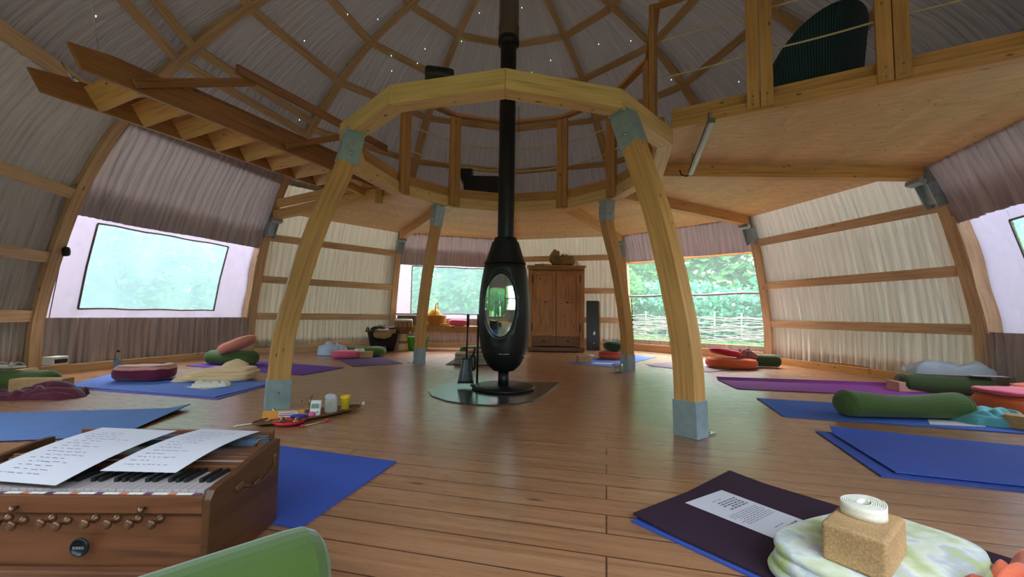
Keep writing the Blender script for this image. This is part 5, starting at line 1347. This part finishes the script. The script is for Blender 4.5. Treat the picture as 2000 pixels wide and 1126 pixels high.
for i in range(16):
    a = 2*pi*i/16+rs.uniform(-.03, .03); r = 16.5 if i % 2 else 20.5
    if i in (0, 1, 15): r = 26+2*i%3
    plant(TRE[i % 2], (XC+r*sin(a), YC-r*cos(a), -.12), rs.random()*6, (1.1, 1.1, rs.uniform(.95, 1.15)), 'tall leafy tree standing behind the shrubs outside', 'tree', 'trees around the dome', 3.5)
WD = []; WF = []; r = random.Random(99)
for i in range(52000):
    a = r.uniform(radians(28), radians(332)); d = 23.5+r.uniform(0, 2.5); h = -.2+11*r.random()**1.15
    q = V((XC+d*sin(a), YC-d*cos(a), h+1.2*noise.noise(V((a*9, h*.4, 0))))); n1 = V((r.gauss(0, 1), r.gauss(0, 1), r.gauss(0, .6))).normalized(); q2 = n1.orthogonal().normalized(); sz = r.uniform(.32, .60); o = len(WD)
    WD += [tuple(q-n1*sz), tuple(q+q2*sz*.7), tuple(q+n1*sz), tuple(q-q2*sz*.7)]; WF.append((o, o+1, o+2, o+3))
me = bpy.data.meshes.new('woodland'); me.from_pydata(WD, [], WF); me.materials.append(LEAF); me.update()
o = bpy.data.objects.new('woodland_foliage', me); C.objects.link(o); tag(o, 'dense woodland foliage closing the view far beyond the garden', 'foliage', kind='stuff')
# garden seen through the opening: wattle fence, stakes, bean row, grass
am = az(4)+radians(15); fo = V((sin(am), -cos(am), 0)); ftn = V((cos(am), sin(am), 0)); F0 = V((XC, YC, 0))+fo*8.3
wf = thing('wattle_fence', 'low woven brushwood fence in the garden outside the opening', 'fence', tuple(F0+V((0, 0, -.12))))
r = random.Random(11)
for j in range(9):
    p = F0+ftn*(-2.6+.65*j); b = MB(); b.tube([p+V((0, 0, -.12)), p+V((.02, .02, .85+r.uniform(-.08, .15)))], .018, 6); part('fence_stake', b, TWIG, wf)
b = MB()
for j in range(150):
    z = -.05+.82*r.random(); s = r.uniform(-2.9, 2.4); ln = r.uniform(.8, 1.8); o = r.uniform(-.06, .10)
    b.tube([F0+ftn*(s+ln*i/5)+fo*(o*.3+.05*sin(i*2.4+j))+V((0, 0, z+.03*sin(i*1.3+j*2)+r.uniform(-.02, .02))) for i in range(6)], r.uniform(.006, .014), 5)
o = part('woven_twigs', b, TWIG, wf)
for s, h, lab in ((1.75, 1.75, 'left'), (-.95, 1.95, 'right')):
    p = F0+ftn*s-fo*.15; b = MB(); b.tube([p+V((0, 0, -.12)), p+V((.03, 0, h*.5)), p+V((-.03, .02, h))], .028, 7)
    solo('garden_stake', b, plain('pale_stake_'+lab, srgb(214, 206, 200), .8), '%s tall pale bean stake standing by the wattle fence outside' % lab, 'stake', loc=tuple(p))
BL = leafmesh('bean_leaves', 9000, 3.0, .9, 2.0, .10, LEAF2, 77)
for i, (s, d, lab) in enumerate(((-1.6, .9, 'right'), (1.5, 1.0, 'left'))):
    t = thing('bean_plants', '%s stretch of bushy broad-leaved bean plants behind the wattle fence' % lab, 'plants', tuple(F0+ftn*s+fo*d+V((0, 0, -.1))), atan2(ftn.y, ftn.x))
    f = bpy.data.objects.new('foliage', BL); C.objects.link(f); f.parent = t; f.scale = (.85, 1, 1)
b = MB(); p = bay(4, 1.0, 0, 1.9); b.tube([p+V((0, 0, -.14)), p+V((.03, 0, 1.2)), p+V((-.05, 0, 3.2))], .07, 8, rad=[.085, .07, .06]); solo('bare_tree', b, BARK, 'grey tree trunk just outside the left side of the garden opening', 'tree trunk', loc=tuple(p+V((0, 0, -.14))))
gs = []; gf = []; r = random.Random(5)
for i in range(26000):
    s = r.uniform(-3.4, 3.4); d = r.uniform(5.6, 8.9); p = V((XC, YC, -.12))+fo*d+ftn*s; h = r.uniform(.10, .34)*(1.0 if d > 6.6 else .6); a = r.random()*6.28; w = V((cos(a), sin(a), 0))*.008; ln = V((r.gauss(0, .06), r.gauss(0, .06), h)); o = len(gs)
    gs += [tuple(p-w), tuple(p+w), tuple(p+ln)]; gf.append((o, o+1, o+2))
me = bpy.data.meshes.new('meadow_grass'); me.from_pydata(gs, [], gf); me.materials.append(GRASSM); me.update()
o = bpy.data.objects.new('meadow_grass', me); C.objects.link(o); tag(o, 'tall bright green grass between the opening and the wattle fence', 'grass', kind='stuff')

# ------------------------------------------------------------------ light
w = bpy.data.worlds.new('world'); sc.world = w; w.use_nodes = True; nt = w.node_tree; bg = nt.nodes['Background']
WS = 8.6
sky = N(nt, 'ShaderNodeTexSky'); sky.sky_type = 'NISHITA'; sky.sun_disc = False; sky.sun_elevation = radians(50); sky.air_density = 1; sky.dust_density = 4
mx = N(nt, 'ShaderNodeMix', data_type='RGBA'); mx.inputs[0].default_value = .85; L(nt, sky.outputs[0], mx.inputs[6]); mx.inputs[7].default_value = (.90, .96, 1.0, 1)
L(nt, mx.outputs[2], bg.inputs[0]); bg.inputs[1].default_value = WS
def portal(k, z0, z1, hw):
    c = bay(k, 0, (z0+z1)/2, .20); a = az(k)+radians(15); l = bpy.data.lights.new('daylight_portal', 'AREA'); l.shape = 'RECTANGLE'; l.size = hw*2; l.size_y = (z1-z0)*1.06
    l.cycles.is_portal = True; o = bpy.data.objects.new('daylight_portal', l); C.objects.link(o); o.location = c
    lean = atan2(PR(z0)-PR(z1), z1-z0)
    d = V((-sin(a), cos(a), 0))*cos(lean)+V((0, 0, -1))*sin(lean)
    o.rotation_euler = d.to_track_quat('-Z', 'Y').to_euler()
for k, z0_, z1_, hw in ((-4, .6, 1.9, 1.3), (-6, .6, 1.9, 1.3), (2, .6, 1.9, 1.3), (4, .2, 1.93, 1.28), (0, .62, 2.05, 1.2), (-2, .62, 2.05, 1.2), (-1, .25, 1.93, 1.25)): portal(k, z0_, z1_, hw)

# ------------------------------------------------------------------ camera
cd = bpy.data.cameras.new('camera'); cam = bpy.data.objects.new('camera', cd); C.objects.link(cam); sc.camera = cam
cd.sensor_width = 36; cd.lens = 36*787.6/2000; cd.clip_start = .02; cd.clip_end = 200
ROLL, PITCH, YAW = .0146, .065, .0142
def ray(u, v):
    u, v = u*cos(ROLL)+v*sin(ROLL), -u*sin(ROLL)+v*cos(ROLL)
    X, Z, Y = u/787.6, -v/787.6, 1.0
    Y, Z = Y*cos(PITCH)-Z*sin(PITCH), Y*sin(PITCH)+Z*cos(PITCH)
    X, Y = X*cos(YAW)+Y*sin(YAW), -X*sin(YAW)+Y*cos(YAW)
    return V((X, Y, Z))
f0 = ray(0, 0); rt = (ray(100, 0)-f0).normalized(); upv = (ray(0, -100)-f0).normalized(); bk_ = rt.cross(upv)
cam.matrix_world = Matrix(((rt.x, upv.x, bk_.x, 0), (rt.y, upv.y, bk_.y, 0), (rt.z, upv.z, bk_.z, .75), (0, 0, 0, 1)))
sc.view_settings.view_transform = 'Standard'; sc.view_settings.look = 'None'; sc.view_settings.gamma = 1; sc.view_settings.use_curve_mapping = False
sc.view_settings.exposure = 0.15
sc.cycles.max_bounces = 10; sc.cycles.diffuse_bounces = 6; sc.cycles.transparent_max_bounces = 12
sc.cycles.use_denoising = True
